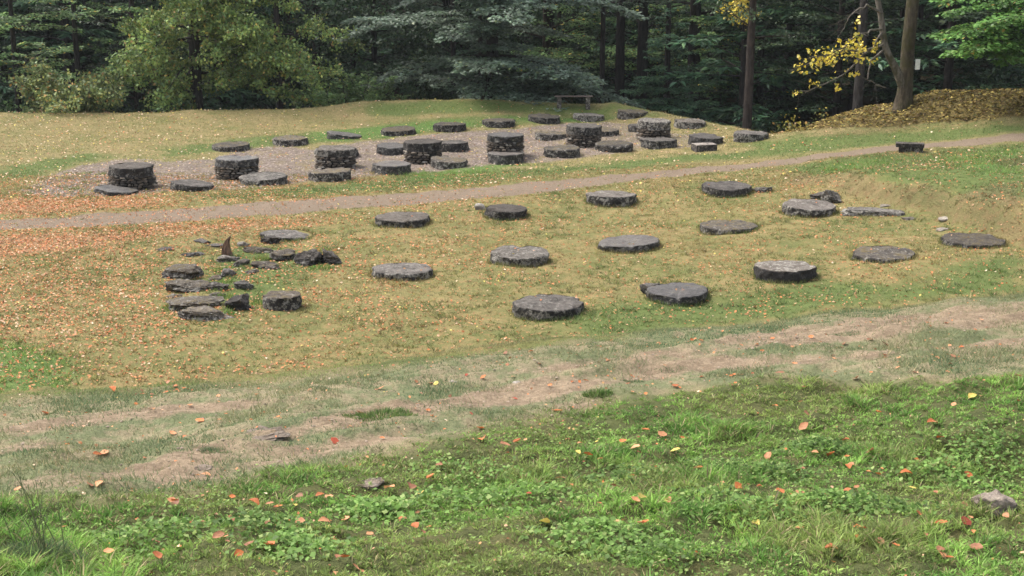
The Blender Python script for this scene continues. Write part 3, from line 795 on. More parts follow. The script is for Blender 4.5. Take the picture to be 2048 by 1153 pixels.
# thick brown-yellow litter on the bank to the right
x = 9.8 + 16 * rng.random(20000); y = 48 + 10 * rng.random(20000)
k = (rng.random(len(x)) < sample(M_bank, x, y)) & (y < back_edge(x) + 2.0)
x, y = x[k], y[k]
V, F, C = leaf_quads(rng, x, y, 0.09 + 0.08 * rng.random(len(x)), np.array([(0.20, .14, .045), (.125, .082, .034), (.27, .21, .055), (.10, .10, .032), (.36, .28, .08)]), np.array([.3, .25, .2, .15, .1]), 0.04)
tag(mobj('bank_leaf_litter', np_mesh('bank_leaf_litter', V, F, MAT_LITTER, C)), 'thick brown and yellow leaves covering the bank at right', 'leaf litter', kind='stuff')
# grit and small stones on the worn trail
x, y = scatter(rng, 9000, 9.5, 20, .42, .4)
k = rng.random(len(x)) < np.clip(sample(M_dirt, x, y) * 1.3, 0, .9) + .05 * sample(M_trail, x, y)
x, y = x[k], y[k]
n = len(x); s = 0.004 + 0.016 * rng.random(n) ** 3
c = np.stack([x, y, height(x, y) + s * 0.3], 1)
off = np.array([(1, 0, 0), (0, 1, 0), (-1, 0, 0), (0, -1, 0), (0, 0, .7)])
V = (c[:, None, :] + off[None] * s[:, None, None] * (0.7 + 0.6 * rng.random((n, 5, 1)))).reshape(-1, 3)
F = (np.array([(0, 1, 4), (1, 2, 4), (2, 3, 4), (3, 0, 4)])[None] + (np.arange(n) * 5)[:, None, None]).reshape(-1, 3)
C = np.repeat(np.array([0.27, 0.21, 0.155]) * (0.45 + 0.9 * rng.random((n, 1))), 5, 0)
tag(mobj('trail_grit', np_mesh('trail_grit', V, F, MAT_LITTER, C)), 'small stones and grit on the bare earth of the trail', 'gravel', kind='stuff')
# loose pebbles of the gravel bed
x, y = scatter(rng, 60000, 41, 63, 0.43, 1.0)
k = (rng.random(len(x)) < 0.55 * sample(M_gravel, x, y)) & clear_of_stones(x, y)
x, y = x[k], y[k]
n = len(x); s = 0.018 + 0.03 * rng.random(n) ** 2
c = np.stack([x, y, height(x, y) + s * 0.35], 1)
off = np.array([(1, 0, 0), (0, 1, 0), (-1, 0, 0), (0, -1, 0), (0, 0, .7)])
V = (c[:, None, :] + off[None] * s[:, None, None] * (0.7 + 0.6 * rng.random((n, 5, 1)))).reshape(-1, 3)
F = (np.array([(0, 1, 4), (1, 2, 4), (2, 3, 4), (3, 0, 4)])[None] + (np.arange(n) * 5)[:, None, None]).reshape(-1, 3)
C = np.repeat(np.array([0.28, 0.225, 0.19]) * (0.5 + 0.9 * rng.random((n, 1))), 5, 0)
tag(mobj('gravel_pebbles', np_mesh('gravel_pebbles', V, F, MAT_LITTER, C)), 'loose pinkish grey pebbles of the gravel bed', 'gravel', kind='stuff')

# ------------------------------------------------------------------ stone materials
def stone_material(name, lo, hi, lichen=0.3, moss=0.0, crust=0.5, lichen_col=(0.27, 0.25, 0.215), moss_col=(0.066, 0.049, 0.019), rough=0.88, side_l=0.045):
    g = NT(name)
    tc = g.n('TexCoord').outputs['Object']
    inf = g.n('ObjectInfo').outputs['Random']
    off = g.n('VectorMath', operation='ADD')
    g.set(off.inputs[0], tc)
    cmb = g.n('CombineXYZ')
    for s_, f in zip(cmb.inputs, (37.0, 53.0, 71.0)):
        g.set(s_, g.math('MULTIPLY', inf, f))
    g.set(off.inputs[1], cmb.outputs[0])
    p = off.outputs[0]
    n1 = g.noise(p, 2.6, 5, 0.65)
    n2 = g.noise(p, 9.0, 5, 0.7)
    n3 = g.noise(p, 42.0, 3, 0.7)
    c = g.mix(g.ramp(g.math('ADD', g.math('MULTIPLY', n1, 0.5), g.math('MULTIPLY', n2, 0.5)), 0.40, 0.60), tuple(0.8 * v for v in lo), tuple(1.1 * v for v in hi))
    c = g.mix(g.math('MULTIPLY', g.math('FRACT', g.math('MULTIPLY', inf, 13.7)), 0.45), c, tuple(a_ * b_ for a_, b_ in zip(hi, (0.95, 0.78, 0.58))))
    # dark algae crust in irregular stains, mostly down the flanks
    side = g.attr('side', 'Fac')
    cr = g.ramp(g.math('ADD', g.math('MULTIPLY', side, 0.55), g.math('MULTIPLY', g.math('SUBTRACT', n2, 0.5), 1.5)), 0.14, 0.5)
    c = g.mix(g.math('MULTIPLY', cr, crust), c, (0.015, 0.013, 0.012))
    # lichen spots
    n5 = g.noise(p, 7.0, 6, 0.72, 0.6)
    n6 = g.noise(p, 19.0, 4, 0.7)
    sp = g.math('ADD', g.math('MULTIPLY', n5, 0.65), g.math('MULTIPLY', n6, 0.35))
    li = g.ramp(g.math('MULTIPLY_ADD', side, side_l, sp), 0.60 - 0.13 * lichen, 0.68 - 0.10 * lichen)
    c = g.mix(g.math('MULTIPLY', li, min(0.9, 0.35 + 0.6 * lichen)), c, lichen_col)
    if moss:
        nz = g.n('SeparateXYZ'); g.set(nz.inputs[0], g.n('NewGeometry').outputs['Normal'])
        mo = g.ramp(g.math('ADD', g.math('MULTIPLY', nz.outputs[2], 0.5), g.math('ADD', g.math('MULTIPLY', n1, 0.8), g.math('MULTIPLY', n2, 1.0))), 1.52 - 0.4 * moss, 1.68 - 0.4 * moss)
        c = g.mix(g.math('MULTIPLY', mo, 0.9), c, g.mix(n3, moss_col, tuple(1.9 * v for v in moss_col)))
    hs = g.n('HueSaturation'); g.set(hs.inputs['Color'], c)
    g.set(hs.inputs['Value'], g.math('MULTIPLY', g.math('MULTIPLY_ADD', n3, 1.3, 0.35), g.math('MULTIPLY_ADD', g.math('FRACT', g.math('MULTIPLY', inf, 7.3)), 0.6, 0.72)))
    b = g.bump(g.math('ADD', g.math('MULTIPLY', n2, 0.8), g.math('MULTIPLY', n3, 0.35)), 0.9, 0.09)
    return g.done(g.principled(hs.outputs[0], rough, b, 0.35))

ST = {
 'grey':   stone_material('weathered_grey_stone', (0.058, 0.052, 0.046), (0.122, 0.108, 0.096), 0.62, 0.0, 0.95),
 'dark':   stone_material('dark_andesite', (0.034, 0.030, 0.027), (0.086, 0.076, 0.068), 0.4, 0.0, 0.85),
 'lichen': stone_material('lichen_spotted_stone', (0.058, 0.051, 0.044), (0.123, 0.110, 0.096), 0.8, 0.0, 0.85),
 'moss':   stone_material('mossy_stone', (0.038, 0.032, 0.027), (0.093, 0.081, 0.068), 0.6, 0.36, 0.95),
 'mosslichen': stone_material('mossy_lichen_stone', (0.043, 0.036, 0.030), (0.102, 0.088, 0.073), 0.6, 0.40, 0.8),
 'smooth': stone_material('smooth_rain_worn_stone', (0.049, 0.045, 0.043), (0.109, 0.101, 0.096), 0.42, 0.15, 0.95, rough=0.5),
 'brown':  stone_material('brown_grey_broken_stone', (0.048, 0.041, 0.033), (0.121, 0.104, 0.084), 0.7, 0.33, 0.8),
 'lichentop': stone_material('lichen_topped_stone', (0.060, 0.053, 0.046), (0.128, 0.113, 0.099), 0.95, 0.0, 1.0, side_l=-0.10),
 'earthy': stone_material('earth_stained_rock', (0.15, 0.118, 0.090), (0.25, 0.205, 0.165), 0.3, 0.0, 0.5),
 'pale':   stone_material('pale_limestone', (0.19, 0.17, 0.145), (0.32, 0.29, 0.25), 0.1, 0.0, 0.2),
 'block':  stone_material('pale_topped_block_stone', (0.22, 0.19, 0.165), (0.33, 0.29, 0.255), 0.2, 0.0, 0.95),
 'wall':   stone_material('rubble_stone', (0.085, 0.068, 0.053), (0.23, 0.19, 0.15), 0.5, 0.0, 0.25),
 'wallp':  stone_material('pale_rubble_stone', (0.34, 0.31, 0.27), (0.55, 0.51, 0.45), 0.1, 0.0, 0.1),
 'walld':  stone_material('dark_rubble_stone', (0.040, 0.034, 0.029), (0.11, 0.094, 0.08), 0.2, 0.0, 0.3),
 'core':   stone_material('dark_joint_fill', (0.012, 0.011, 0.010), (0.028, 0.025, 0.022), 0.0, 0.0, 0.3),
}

def drum_mesh(name, R, h, mat, seed, n=72, chip=1.0, bury=0.14, oval=0.0, rings=7, rim=0.02, sag=0.0, flare=0.0):
    r = random.Random(seed)
    prof = [(1.0, -bury, 1.0)]
    for i in range(rings):
        t = i / (rings - 1)
        prof.append((1.0 + flare * (1 - t), t * (h - rim * 1.6), 1.0))
    prof += [(0.992, h - rim * 0.75, 0.8), (0.978, h - rim * 0.2, 0.4), (0.955, h, 0.05), (0.88, h + 0.004, 0), (0.74, h + 0.006, 0), (0.56, h + 0.006, 0), (0.34, h + 0.004, 0), (0.14, h + 0.003, 0)]
    chips = [(r.random() * 2 * math.pi, 0.05 + 0.38 * r.random() ** 1.6, (0.02 + 0.09 * r.random()) * chip) for _ in range(r.randint(3, 6))]
    flats = [(r.random() * 2 * math.pi, 0.965 + 0.035 * r.random()) for _ in range(r.randint(1, 4))]
    off = Vector((seed * 3.7, seed * 1.3, seed * 2.1))
    V, S = [], []
    for (fr, z, sd) in prof:
        for k in range(n):
            a = 2 * math.pi * k / n
            ca, sa = math.cos(a), math.sin(a)
            rad = R * (1 + 0.035 * mnoise.noise(Vector((ca * 1.3, sa * 1.3, seed * 0.77))) + 0.02 * mnoise.noise(Vector((ca * 4, sa * 4, seed * 1.77))))
            for (fa, fd) in flats:                      # worn straight facets
                c = math.cos(a - fa)
                if c > 0.3: rad = min(rad, R * fd / c * 1.0 if c > 0.6 else rad)
            rr = rad * fr
            zz = z
            if fr > 0.5 and z > 0:
                for (cha, cw, cd) in chips:
                    d = abs((a - cha + math.pi) % (2 * math.pi) - math.pi)
                    if d < cw:
                        e = (1 - d / cw)
                        tz = max(0.0, (z - h * 0.45) / (h * 0.55 + 1e-6))
                        rr -= cd * e * tz * R * 0.9 * (1 if fr > 0.9 else 0.2)
                        zz -= cd * e * tz * 0.55 * (1 if fr > 0.85 else 0.3)
            q = Vector((rr * ca, rr * sa * (1 - oval), zz)) * 3.2 + off
            nz = mnoise.noise(q * 0.6) * 0.028 + mnoise.noise(q * 1.6) * 0.022 + mnoise.noise(q * 3.4) * 0.014 + mnoise.noise(q * 7.5) * 0.008
            if sd > 0.2:
                rr += nz * 2.0
            else:
                zz += nz * 1.1
            zz -= sag * (rr * ca / R + 1) * 0.5 if z > 0 else 0
            V.append((rr * ca, rr * sa * (1 - oval), zz)); S.append(sd)
    V.append((0, 0, h + 0.003 - sag * 0.5)); S.append(0)
    m = len(prof)
    F3 = []
    me = bpy.data.meshes.new(name)
    F = [(i * n + k, i * n + (k + 1) % n, (i + 1) * n + (k + 1) % n, (i + 1) * n + k) for i in range(m - 1) for k in range(n)]
    F += [((m - 1) * n + k, (m - 1) * n + (k + 1) % n, m * n) for k in range(n)]
    me.from_pydata(V, [], F)
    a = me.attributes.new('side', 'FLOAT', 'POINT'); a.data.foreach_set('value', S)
    me.polygons.foreach_set('use_smooth', np.ones(len(F), dtype=bool))
    me.materials.append(mat)
    return me

def rock_mesh(name, w, d, h, mat, seed, boxy=0.5, rough=0.16, strata=0.0, sub=3, bury=0.25):
    bm = bmesh.new()
    bmesh.ops.create_icosphere(bm, subdivisions=sub, radius=1.0)
    r = random.Random(seed)
    off = Vector((seed * 1.9, seed * 4.3, seed * 0.7))
    planes = [(Vector((r.gauss(0, 1), r.gauss(0, 1), r.gauss(0.2, 0.8))).normalized(), 0.62 + 0.3 * r.random()) for _ in range(9)]
    sd = []
    for v in bm.verts:
        c = v.co.normalized()
        p = 2.0 + 4.0 * boxy
        s = (abs(c.x) ** p + abs(c.y) ** p + abs(c.z) ** p) ** (-1.0 / p)
        q = c * s
        for (pn, pd) in planes:
            t = q.dot(pn)
            if t > pd: q = q - pn * (t - pd) * 0.9
        q *= 1 + rough * mnoise.noise(c * 1.7 + off) + rough * 0.6 * mnoise.noise(c * 4.1 + off) + rough * 0.35 * mnoise.noise(c * 9.0 + off)
        x, y, z = q.x * w / 2, q.y * d / 2, (q.z * 0.5 + 0.5) * h * (1 + bury) - bury * h
        if strata:
            k = z * 38 + 3 * mnoise.noise(Vector((x * 2, y * 2, seed)))
            g = strata * math.sin(k) * 0.5
            x *= 1 + g * 0.12; y *= 1 + g * 0.14
        v.co = (x, y, z)
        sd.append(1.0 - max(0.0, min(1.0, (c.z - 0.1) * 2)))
    me = bpy.data.meshes.new(name)
    bm.to_mesh(me); bm.free()
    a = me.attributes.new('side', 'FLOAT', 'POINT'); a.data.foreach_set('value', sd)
    me.materials.append(mat)
    return me

# ------------------------------------------------------------------ low stone discs and drums
DRUM_INFO = {
 'A1': ('grey', 'broad grey stone disc with a dark chipped flank, nearest to the worn trail', dict(chip=1.3), 0),
 'A2': ('smooth', 'grey stone disc with a broken chunk leaning on its left rim', dict(), 0),
 'A3': ('lichentop', 'thick stone disc whose pale top is speckled with white lichen, above a dark flank', dict(chip=.5), 0),
 'A4': ('moss', 'thin brown mossy stone disc right of the lichen speckled disc', dict(), -2),
 'A5': ('moss', 'flat mossy stone disc nearly level with the turf, farthest right in the field', dict(), -1),
 'B1': ('grey', 'low plain grey stone disc in the turf right of the tumbled boulders', dict(chip=.8), 0),
 'B2': ('lichen', 'thick stone disc with big pale lichen patches on its front flank, mid field', dict(chip=1.4), 1),
 'B3': ('smooth', 'thin dark stone disc with a wet looking top, tilted to its left, mid field', dict(chip=.5), -3),
 'B4': ('mosslichen', 'thin dark mottled stone disc just left of and before the tall smooth disc', dict(), 0),
 'B5': ('grey', 'tall smooth grey stone disc with rubble right behind it', dict(chip=.35), 0),
 'C1': ('grey', 'flat pale grey slab disc with a boulder against its left edge', dict(chip=.6, oval=.1), 4),
 'C2': ('grey', 'grey stone disc just below the path, leftmost thick disc of the lower field', dict(chip=.7), 0),
 'C3': ('dark', 'small angular dark stone disc beside a pale round stone below the path', dict(chip=1.6, oval=.1), 3),
 'C4': ('grey', 'grey stone disc with a vertical crack in its flank, just below the path', dict(chip=1.0), 1),
 'C5': ('dark', 'dark grey stone disc with grey rubble at its right end, below the path', dict(chip=.8), 0),
 'F1': ('smooth', 'half sunk blue grey stone drum sloping to the right before the leftmost pillar', dict(chip=.5), 5),
 'F2': ('dark', 'half sunk dark stone drum sloping to the right between the two leftmost pillars', dict(chip=.4), 6),
 'F3': ('lichen', 'pale lichen grey drum lying before the second pillar from the left', dict(chip=1.6), 0),
 'F4': ('moss', 'brown mossy drum directly before the third pillar from the left', dict(chip=1.0), -2),
 'F5': ('smooth', 'dark drum with a wet grey top between the third and fourth pillars', dict(chip=.6), 0),
 'F6': ('mosslichen', 'broken layered drum at the right foot of the fourth pillar', dict(chip=1.8), 3),
 'F7': ('smooth', 'dark drum with a pale top touching the foot of the fifth pillar', dict(chip=.5), 0),
 'F8': ('moss', 'hollow topped mossy drum between the fifth and sixth pillars, front row', dict(chip=1.2), 0),
 'F9': ('mosslichen', 'lumpy lichen covered drum right before the sixth pillar', dict(chip=1.5), 1),
 'F10': ('grey', 'wide grey drum directly before the rightmost pillar', dict(chip=.5), 1),
 'F11': ('smooth', 'bluish dark angular drum behind the pale topped square block', dict(chip=1.6), 2),
 'F12': ('grey', 'grey drum at the far right end of the terrace near the lone trunk', dict(chip=.8), 1),
 'M1': ('dark', 'dark drum mostly hidden behind the third pillar from the left', dict(), 0),
 'M2': ('smooth', 'grey drum at the left shoulder of the fourth pillar', dict(chip=.9), 2),
 'M3': ('dark', 'ragged grey drum just behind the right side of the fourth pillar', dict(chip=1.5), 0),
 'M4': ('mosslichen', 'brownish lichen drum left of the sixth pillar', dict(chip=1.0), 1),
 'M5': ('moss', 'brown drum showing from behind the right side of the sixth pillar', dict(chip=.7), 0),
 'M6': ('dark', 'dark drum peeking out left of the rightmost pillar', dict(), 0),
 'K1': ('mosslichen', 'low brown drum in the back row, leftmost of that row above the second pillar', dict(chip=.8), 0),
 'K2': ('mosslichen', 'squarish mossy drum on the grass between the second and third pillars, back row', dict(chip=1.2), 0),
 'K3': ('smooth', 'tilted dark drum sloping to the right behind the third pillar', dict(chip=.5), 7),
 'K4': ('moss', 'domed brown mossy drum behind and left of the fourth pillar', dict(chip=.9), -3),
 'K5': ('moss', 'dark drum with mossy rim behind and right of the fourth pillar', dict(chip=.6), 0),
 'K6': ('moss', 'brown mossy drum in the back row directly behind the fifth pillar', dict(chip=1.2), 0),
 'K7': ('moss', 'reddish brown mossy drum tilted right, back row below the bench', dict(chip=1.2), 4),
 'K8': ('lichen', 'thin grey drum with a white spot, back row just below the bench', dict(chip=.9), 2),
 'K9': ('mosslichen', 'brown drum at the crest right of the bench, highest in the back row', dict(chip=1.2), 2),
 'K10': ('lichen', 'pale lichen grey drum behind and right of the rightmost pillar', dict(chip=1.4), 2),
}
for i, (key, dx, dy, D, h) in enumerate(DRUMS):
    mk, lab, kw, tilt = DRUM_INFO[key]
    near = key[0] in 'ABC'
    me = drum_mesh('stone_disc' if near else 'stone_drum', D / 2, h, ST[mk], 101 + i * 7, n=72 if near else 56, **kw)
    zs = [H1(dx + D * .4 * math.cos(a), dy + D * .4 * math.sin(a)) for a in (0, 1.57, 3.14, 4.71)]
    o = mobj('stone_disc' if near else 'stone_drum', me, None, (dx, dy, min(sum(zs) / 4, zs[3] + 0.05) - (0.015 if near else 0)))
    o.rotation_euler = (math.radians(2.2 * math.sin(i * 2.3)), math.radians(tilt + 1.2 * math.sin(i * 5.1)), 0)
    tag(o, lab, 'stone disc' if near else 'stone drum', 'low stone discs in the lower field' if near else 'low drums on the upper terrace')

# ------------------------------------------------------------------ tall pillars: a drum on a ring of rubble masonry
stone_variants = []
for k in range(9):
    mk = ('wall', 'walld', 'wall', 'walld', 'wall', 'walld', 'wall', 'wallp', 'wallp')[k]
    stone_variants.append(rock_mesh('rubble_stone', 1.0, 1.0, 1.0, ST[mk], 300 + k * 11, boxy=0.55, rough=0.22, sub=1 if k else 2, bury=0.0))
PILLAR_INFO = {
 'T1': ('dark', 'leftmost stone pillar, dark smooth cap drum on flaring rubble masonry', 0.10, 0.05),
 'T2': ('smooth', 'second stone pillar from left, wet pale top on dark rubble masonry', 0.02, 0.10),
 'T3': ('lichen', 'third stone pillar from left, grey cap and white stones in its masonry', 0.0, 0.22),
 'T4': ('dark', 'fourth stone pillar from left, dark thick cap with several pale rubble stones', 0.0, 0.16),
 'T5': ('smooth', 'fifth stone pillar from left, thin dark cap over tall rubble masonry', 0.0, 0.12),
 'T6': ('grey', 'sixth stone pillar from left, pale grey cap, standing on the gravel right of centre', 0.0, 0.14),
 'T7': ('lichen', 'rightmost stone pillar, layered grey cap on crooked slabs of rubble', 0.0, 0.10),
}
rr = random.Random(77)
for i, (key, px, py, D, cap, mas) in enumerate(PILLARS):
    mk, lab, flare, pale = PILLAR_INFO[key]
    z0 = H1(px, py) - 0.02
    root = empty('rubble_pillar', (px, py, z0))
    tag(root, lab, 'pillar', 'rubble pillars topped with a stone drum')
    R = D / 2
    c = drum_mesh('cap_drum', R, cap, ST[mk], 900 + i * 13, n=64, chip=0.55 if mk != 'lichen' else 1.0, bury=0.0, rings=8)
    co = mobj('cap_drum', c, root, (0, 0, mas)); co.rotation_euler = (math.radians(rr.uniform(-1.5, 1.5)), math.radians(rr.uniform(-1.5, 1.5)), rr.random() * 6)
    masonry = mobj('masonry', drum_mesh('masonry', R * 0.90, mas, ST['core'], 950 + i, n=32, chip=0, bury=0.15, rings=3), root, (0, 0, 0))
    z = -0.03
    while z < mas - 0.02:
        ch = rr.uniform(0.055, 0.095)
        if z + ch > mas - 0.03: ch = mas - z
        a = rr.random() * 6.28
        a_end = a + 2 * math.pi
        rad = R * (0.93 + flare * (1 - z / mas))
        while a < a_end - 0.03:
            L = rr.uniform(0.10, 0.27)
            da = min(L / rad, a_end - a)
            isp = rr.random() < pale
            v = stone_variants[rr.choice((7, 8)) if isp else rr.randrange(7)]
            s = bpy.data.objects.new('stone', v)
            am = a + da / 2
            ro = rad + rr.uniform(-0.035, 0.02)
            s.location = (ro * math.cos(am), ro * math.sin(am), z + rr.uniform(-0.006, 0.006))
            s.scale = (rr.uniform(0.14, 0.2), da * rad * 1.02, ch * rr.uniform(0.9, 1.12))
            s.rotation_euler = (rr.gauss(0, 0.09), rr.gauss(0, 0.05), am + rr.gauss(0, 0.08))
            link(s, masonry)
            a += da
        z += ch

# ------------------------------------------------------------------ loose rocks, boulders, broken slabs
ROCK_INFO = {  # key: (name, material, label, boxy, rough, strata, yaw, category)
 'r1': ('rock', 'dark', 'small thin dark rock left of the wooden spike, farthest left of the tumbled stones', .5, .2, 0, .1),
 'r2': ('rock', 'dark', 'flat dark rock in orange leaves just left of the wooden spike', .5, .2, 0, .2),
 'r3': ('rock', 'grey', 'narrow grey slab lying above the flat dark rock, upper left of the wooden spike', .6, .15, .3, -.5),
 'r4': ('rock', 'grey', 'low grey sliver of stone between the narrow slab and the wooden spike', .5, .2, 0, -.2),
 'r5': ('rock', 'lichen', 'low grey stone at the foot of the wooden spike', .3, .25, 0, .2),
 'r6': ('rock', 'grey', 'rounded grey stone just right below the wooden spike', .3, .25, 0, .6),
 'r7': ('rock', 'mosslichen', 'round brown rock with orange leaves on top, below the grass gap in the tumbled stones', .3, .22, 0, .1),
 'r8': ('boulder', 'moss', 'mossy boulder between the leaf topped rock and the dark round boulder', .4, .22, 0, .3),
 'r9': ('rock', 'mosslichen', 'long low mossy rock right of the wooden spike', .4, .25, .3, .1),
 'r10': ('rock', 'pale', 'small pale stone just right of the spike tip', .3, .2, 0, .1),
 'r11': ('boulder', 'dark', 'dark boulder leaning against the left edge of the flat slab disc', .4, .3, 0, -.3),
 'r12': ('boulder', 'dark', 'dark rounded upright boulder at the right end of the tumbled stones', .6, .2, 0, 0),
 'r13': ('boulder', 'dark', 'dark jagged rock slumping against the right side of the round boulder', .3, .35, 0, -.5),
 's1': ('stone_slab', 'brown', 'layered grey stone block on the left edge of the tumbled stones, topmost of three', .85, .15, .8, -.1),
 'r14': ('rock', 'grey', 'small grey rock with a hollow in the middle of the tumbled stones', .4, .25, 0, .4),
 's2': ('stone_slab', 'brown', 'ragged mossy slab strewn with leaves, middle of the left three', .8, .25, .6, -.15),
 's3': ('stone_slab', 'brown', 'thin mossy slab in tall grass just right of the leaf strewn slab', .7, .25, .6, -.4),
 'r15': ('rock', 'lichen', 'angular grey rock above the cube shaped boulder', .4, .28, 0, -.2),
 's4': ('stone_slab', 'brown', 'large rounded brown slab at the lower left of the tumbled stones', .7, .14, .9, -.1),
 's5': ('stone_slab', 'brown', 'light grey striped slab lying lowest of all the tumbled stones', .8, .16, .9, -.28),
 'r16': ('boulder', 'dark', 'dark cube shaped boulder beside the light grey striped slab', .8, .14, 0, .3),
 'd1': ('boulder', 'moss', 'rounded disc like mossy boulder standing apart, lower right of the tumbled stones', .55, .14, 0, .1),
 'r19': ('rock', 'mosslichen', 'small broken stone between the layered block and the middle slab', .4, .3, 0, .3),
 'r20': ('rock', 'brown', 'small stone above the right end of the large brown slab', .5, .3, .4, -.3),
 'r21': ('rock', 'brown', 'small low stone under the leaf topped rock', .4, .3, 0, .5),
 'r22': ('rock', 'brown', 'little stone at the left end of the ragged middle slab', .4, .3, 0, .9),
 'r23': ('rock', 'dark', 'little dark stone below the mossy boulder of the tumbled stones', .4, .3, 0, .2),
 'r24': ('rock', 'brown', 'little stone at the right end of the light grey striped slab', .4, .3, 0, .1),
 'r17': ('boulder', 'dark', 'dark hump of rock behind the tall smooth grey disc', .4, .2, 0, 0),
 'r18': ('rubble_heap', 'lichen', 'pale lichen covered rubble lump right behind the tall smooth grey disc', .3, .4, 0, 0),
 'p1': ('stone_slab', 'lichen', 'long pale broken slab sunk in the turf below the earth bank at right', .7, .25, .3, -.12),
 'p2': ('rock', 'pale', 'small whitish stone above the long pale broken slab', .4, .2, 0, 0),
 'p3': ('rock', 'grey', 'small flat grey stone at the right end of the long broken slab', .5, .2, 0, 0),
 'w1': ('rock', 'pale', 'bright white stone in the turf above the farthest right disc', .5, .12, 0, .1),
 'p4': ('rock', 'pale', 'small pale stone between the white stone and the farthest right disc', .4, .2, 0, .3),
 'p5': ('rock', 'lichen', 'grey rubble lump at the right end of the dark grey disc below the path', .4, .3, 0, .2),
 'p6': ('rock', 'mosslichen', 'little brown rock touching the right end of the dark grey disc', .4, .3, 0, 0),
 'b1': ('boulder', 'pale', 'pale round stone left of the small angular disc below the path', .2, .15, 0, 0),
 'q1': ('boulder', 'smooth', 'broken grey chunk leaning on the left rim of a grey disc', .5, .25, 0, .5),
 'f1': ('bedrock', 'earthy', 'pale pinkish bedrock outcrop breaking through the worn trail at left', .3, .35, .3, .5),
 'f2': ('rock', 'earthy', 'small grey rock in the trail left below the bedrock outcrop', .4, .25, 0, .2),
 'f3': ('rock', 'earthy', 'flat pale stone half buried in the foreground grass', .5, .2, 0, .1),
 'f4': ('rock', 'earthy', 'large pinkish grey rock in the grass at the right edge of the foreground', .45, .2, 0, .2),
 'f5': ('rock', 'pale', 'small white stone lying on the worn trail near the crest', .3, .15, 0, .2),
 'f6': ('rock', 'pale', 'small dull stone on the trail right of the white stone', .4, .2, 0, .2),
}
for i, (key, x_, y_, w_, d_, h_) in enumerate(ROCKS):
    nm, mk, lab, boxy, rough, strata, yaw = ROCK_INFO[key]
    if key == 'd1':
        me = drum_mesh(nm, w_ * .47, h_ * .8, ST[mk], 777, n=48, chip=2.2, oval=.12)
    else:
        rough = rough * (1.35 if x_ < -3 and y_ > 20 else 1)
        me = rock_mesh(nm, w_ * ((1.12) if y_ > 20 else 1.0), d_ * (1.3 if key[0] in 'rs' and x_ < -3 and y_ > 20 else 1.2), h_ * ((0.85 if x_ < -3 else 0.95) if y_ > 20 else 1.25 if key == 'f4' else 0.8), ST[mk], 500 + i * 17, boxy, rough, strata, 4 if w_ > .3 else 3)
    if strata == 0 and mk not in ('dark',):
        me.polygons.foreach_set('use_smooth', np.ones(len(me.polygons), dtype=bool))
    o = mobj(nm, me, None, (x_, y_, H1(x_, y_) - {'f1': .06, 'f2': .03, 'f3': .035, 'f4': .03}.get(key, .03)))
    o.rotation_euler = (0, math.radians({'s5': 8, 'r13': 18, 's2': 4, 'q1': -12}.get(key, 0)), yaw)
    cat = {'rock': 'rock', 'boulder': 'boulder', 'stone_slab': 'stone slab', 'rubble_heap': 'rubble', 'bedrock': 'bedrock'}[nm]
    tag(o, lab, cat, 'tumbled stones at the left' if key[0] in 'rsd' and x_ < -3 and y_ > 20 else None)

# second broken ledge of the disc-like boulder
def add_part(name, root_obj, me, loc, rot=(0, 0, 0)):
    o = mobj(name, me, root_obj, loc); o.rotation_euler = rot; return o

# ------------------------------------------------------------------ squared blocks and bench
def box_mesh(name, w, d, h, mat, seed, bev=0.015, rough=0.01, cuts=6):
    bm = bmesh.new()
    bmesh.ops.create_cube(bm, size=1.0)
    for v in bm.verts:
        v.co = (v.co.x * w, v.co.y * d, (v.co.z + 0.5) * h)
    bmesh.ops.bevel(bm, geom=bm.edges[:], offset=bev, segments=2, affect='EDGES', profile=0.6)
    bmesh.ops.subdivide_edges(bm, edges=[e for e in bm.edges if e.calc_length() > 0.08], cuts=cuts, use_grid_fill=True)
    off = Vector((seed, seed * 2.1, 0))
    sd = []
    for v in bm.verts:
        nz = mnoise.noise(v.co * 4 + off) + 0.5 * mnoise.noise(v.co * 11 + off)
        v.co += v.co.normalized() * nz * rough
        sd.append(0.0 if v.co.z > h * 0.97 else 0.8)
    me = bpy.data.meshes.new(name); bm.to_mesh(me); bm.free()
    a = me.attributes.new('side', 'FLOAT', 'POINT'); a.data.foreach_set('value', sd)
    me.materials.append(mat)
    return me

bx_, by_, _ = BLOCK_AT[0]
blk = mobj('stone_block', box_mesh('stone_block', 0.80, 0.55, 0.30, ST['block'], 4, rough=0.02), None, (bx_, by_ + 0.25, H1(bx_, by_ + 0.25) - 0.06))
blk.rotation_euler = (0, 0, math.radians(14))
tag(blk, 'squared stone block with a pale top, in the grass right of the gravel', 'stone block')

sx_, sy_, _ = SLAB_AT[0]
sroot = empty('low_stone_block', (sx_, sy_ + 0.2, H1(sx_, sy_ + 0.2)), math.radians(-14))
tag(sroot, 'low dark stone block beside the path at right', 'stone block')
mobj('top_slab', box_mesh('top_slab', 0.92, 0.42, 0.13, ST['dark'], 8, rough=0.015), sroot, (0, 0, 0.17))
mobj('base', box_mesh('base', 0.80, 0.34, 0.24, ST['moss'], 9, 0.02, 0.02), sroot, (0.04, 0, -0.066))

def wood_material(name, a, b, rough=0.85):
    g = NT(name)
    tc = g.n('TexCoord').outputs['Object']
    mp = g.n('Mapping'); g.set(mp.inputs['Vector'], tc); mp.inputs['Scale'].default_value = (14, 14, 1.6)
    n1 = g.noise(mp.outputs[0], 2.0, 5, 0.65, 0.4)
    n2 = g.noise(tc, 30.0, 3, 0.6)
    c = g.mix(g.ramp(n1, 0.35, 0.65), a, b)
    c = g.mix(g.ramp(n2, 0.6, 0.75, 0, 0.4), c, tuple(0.5 * v for v in a))
    return g.done(g.principled(c, rough, g.bump(n1, 0.7, 0.03), 0.25))

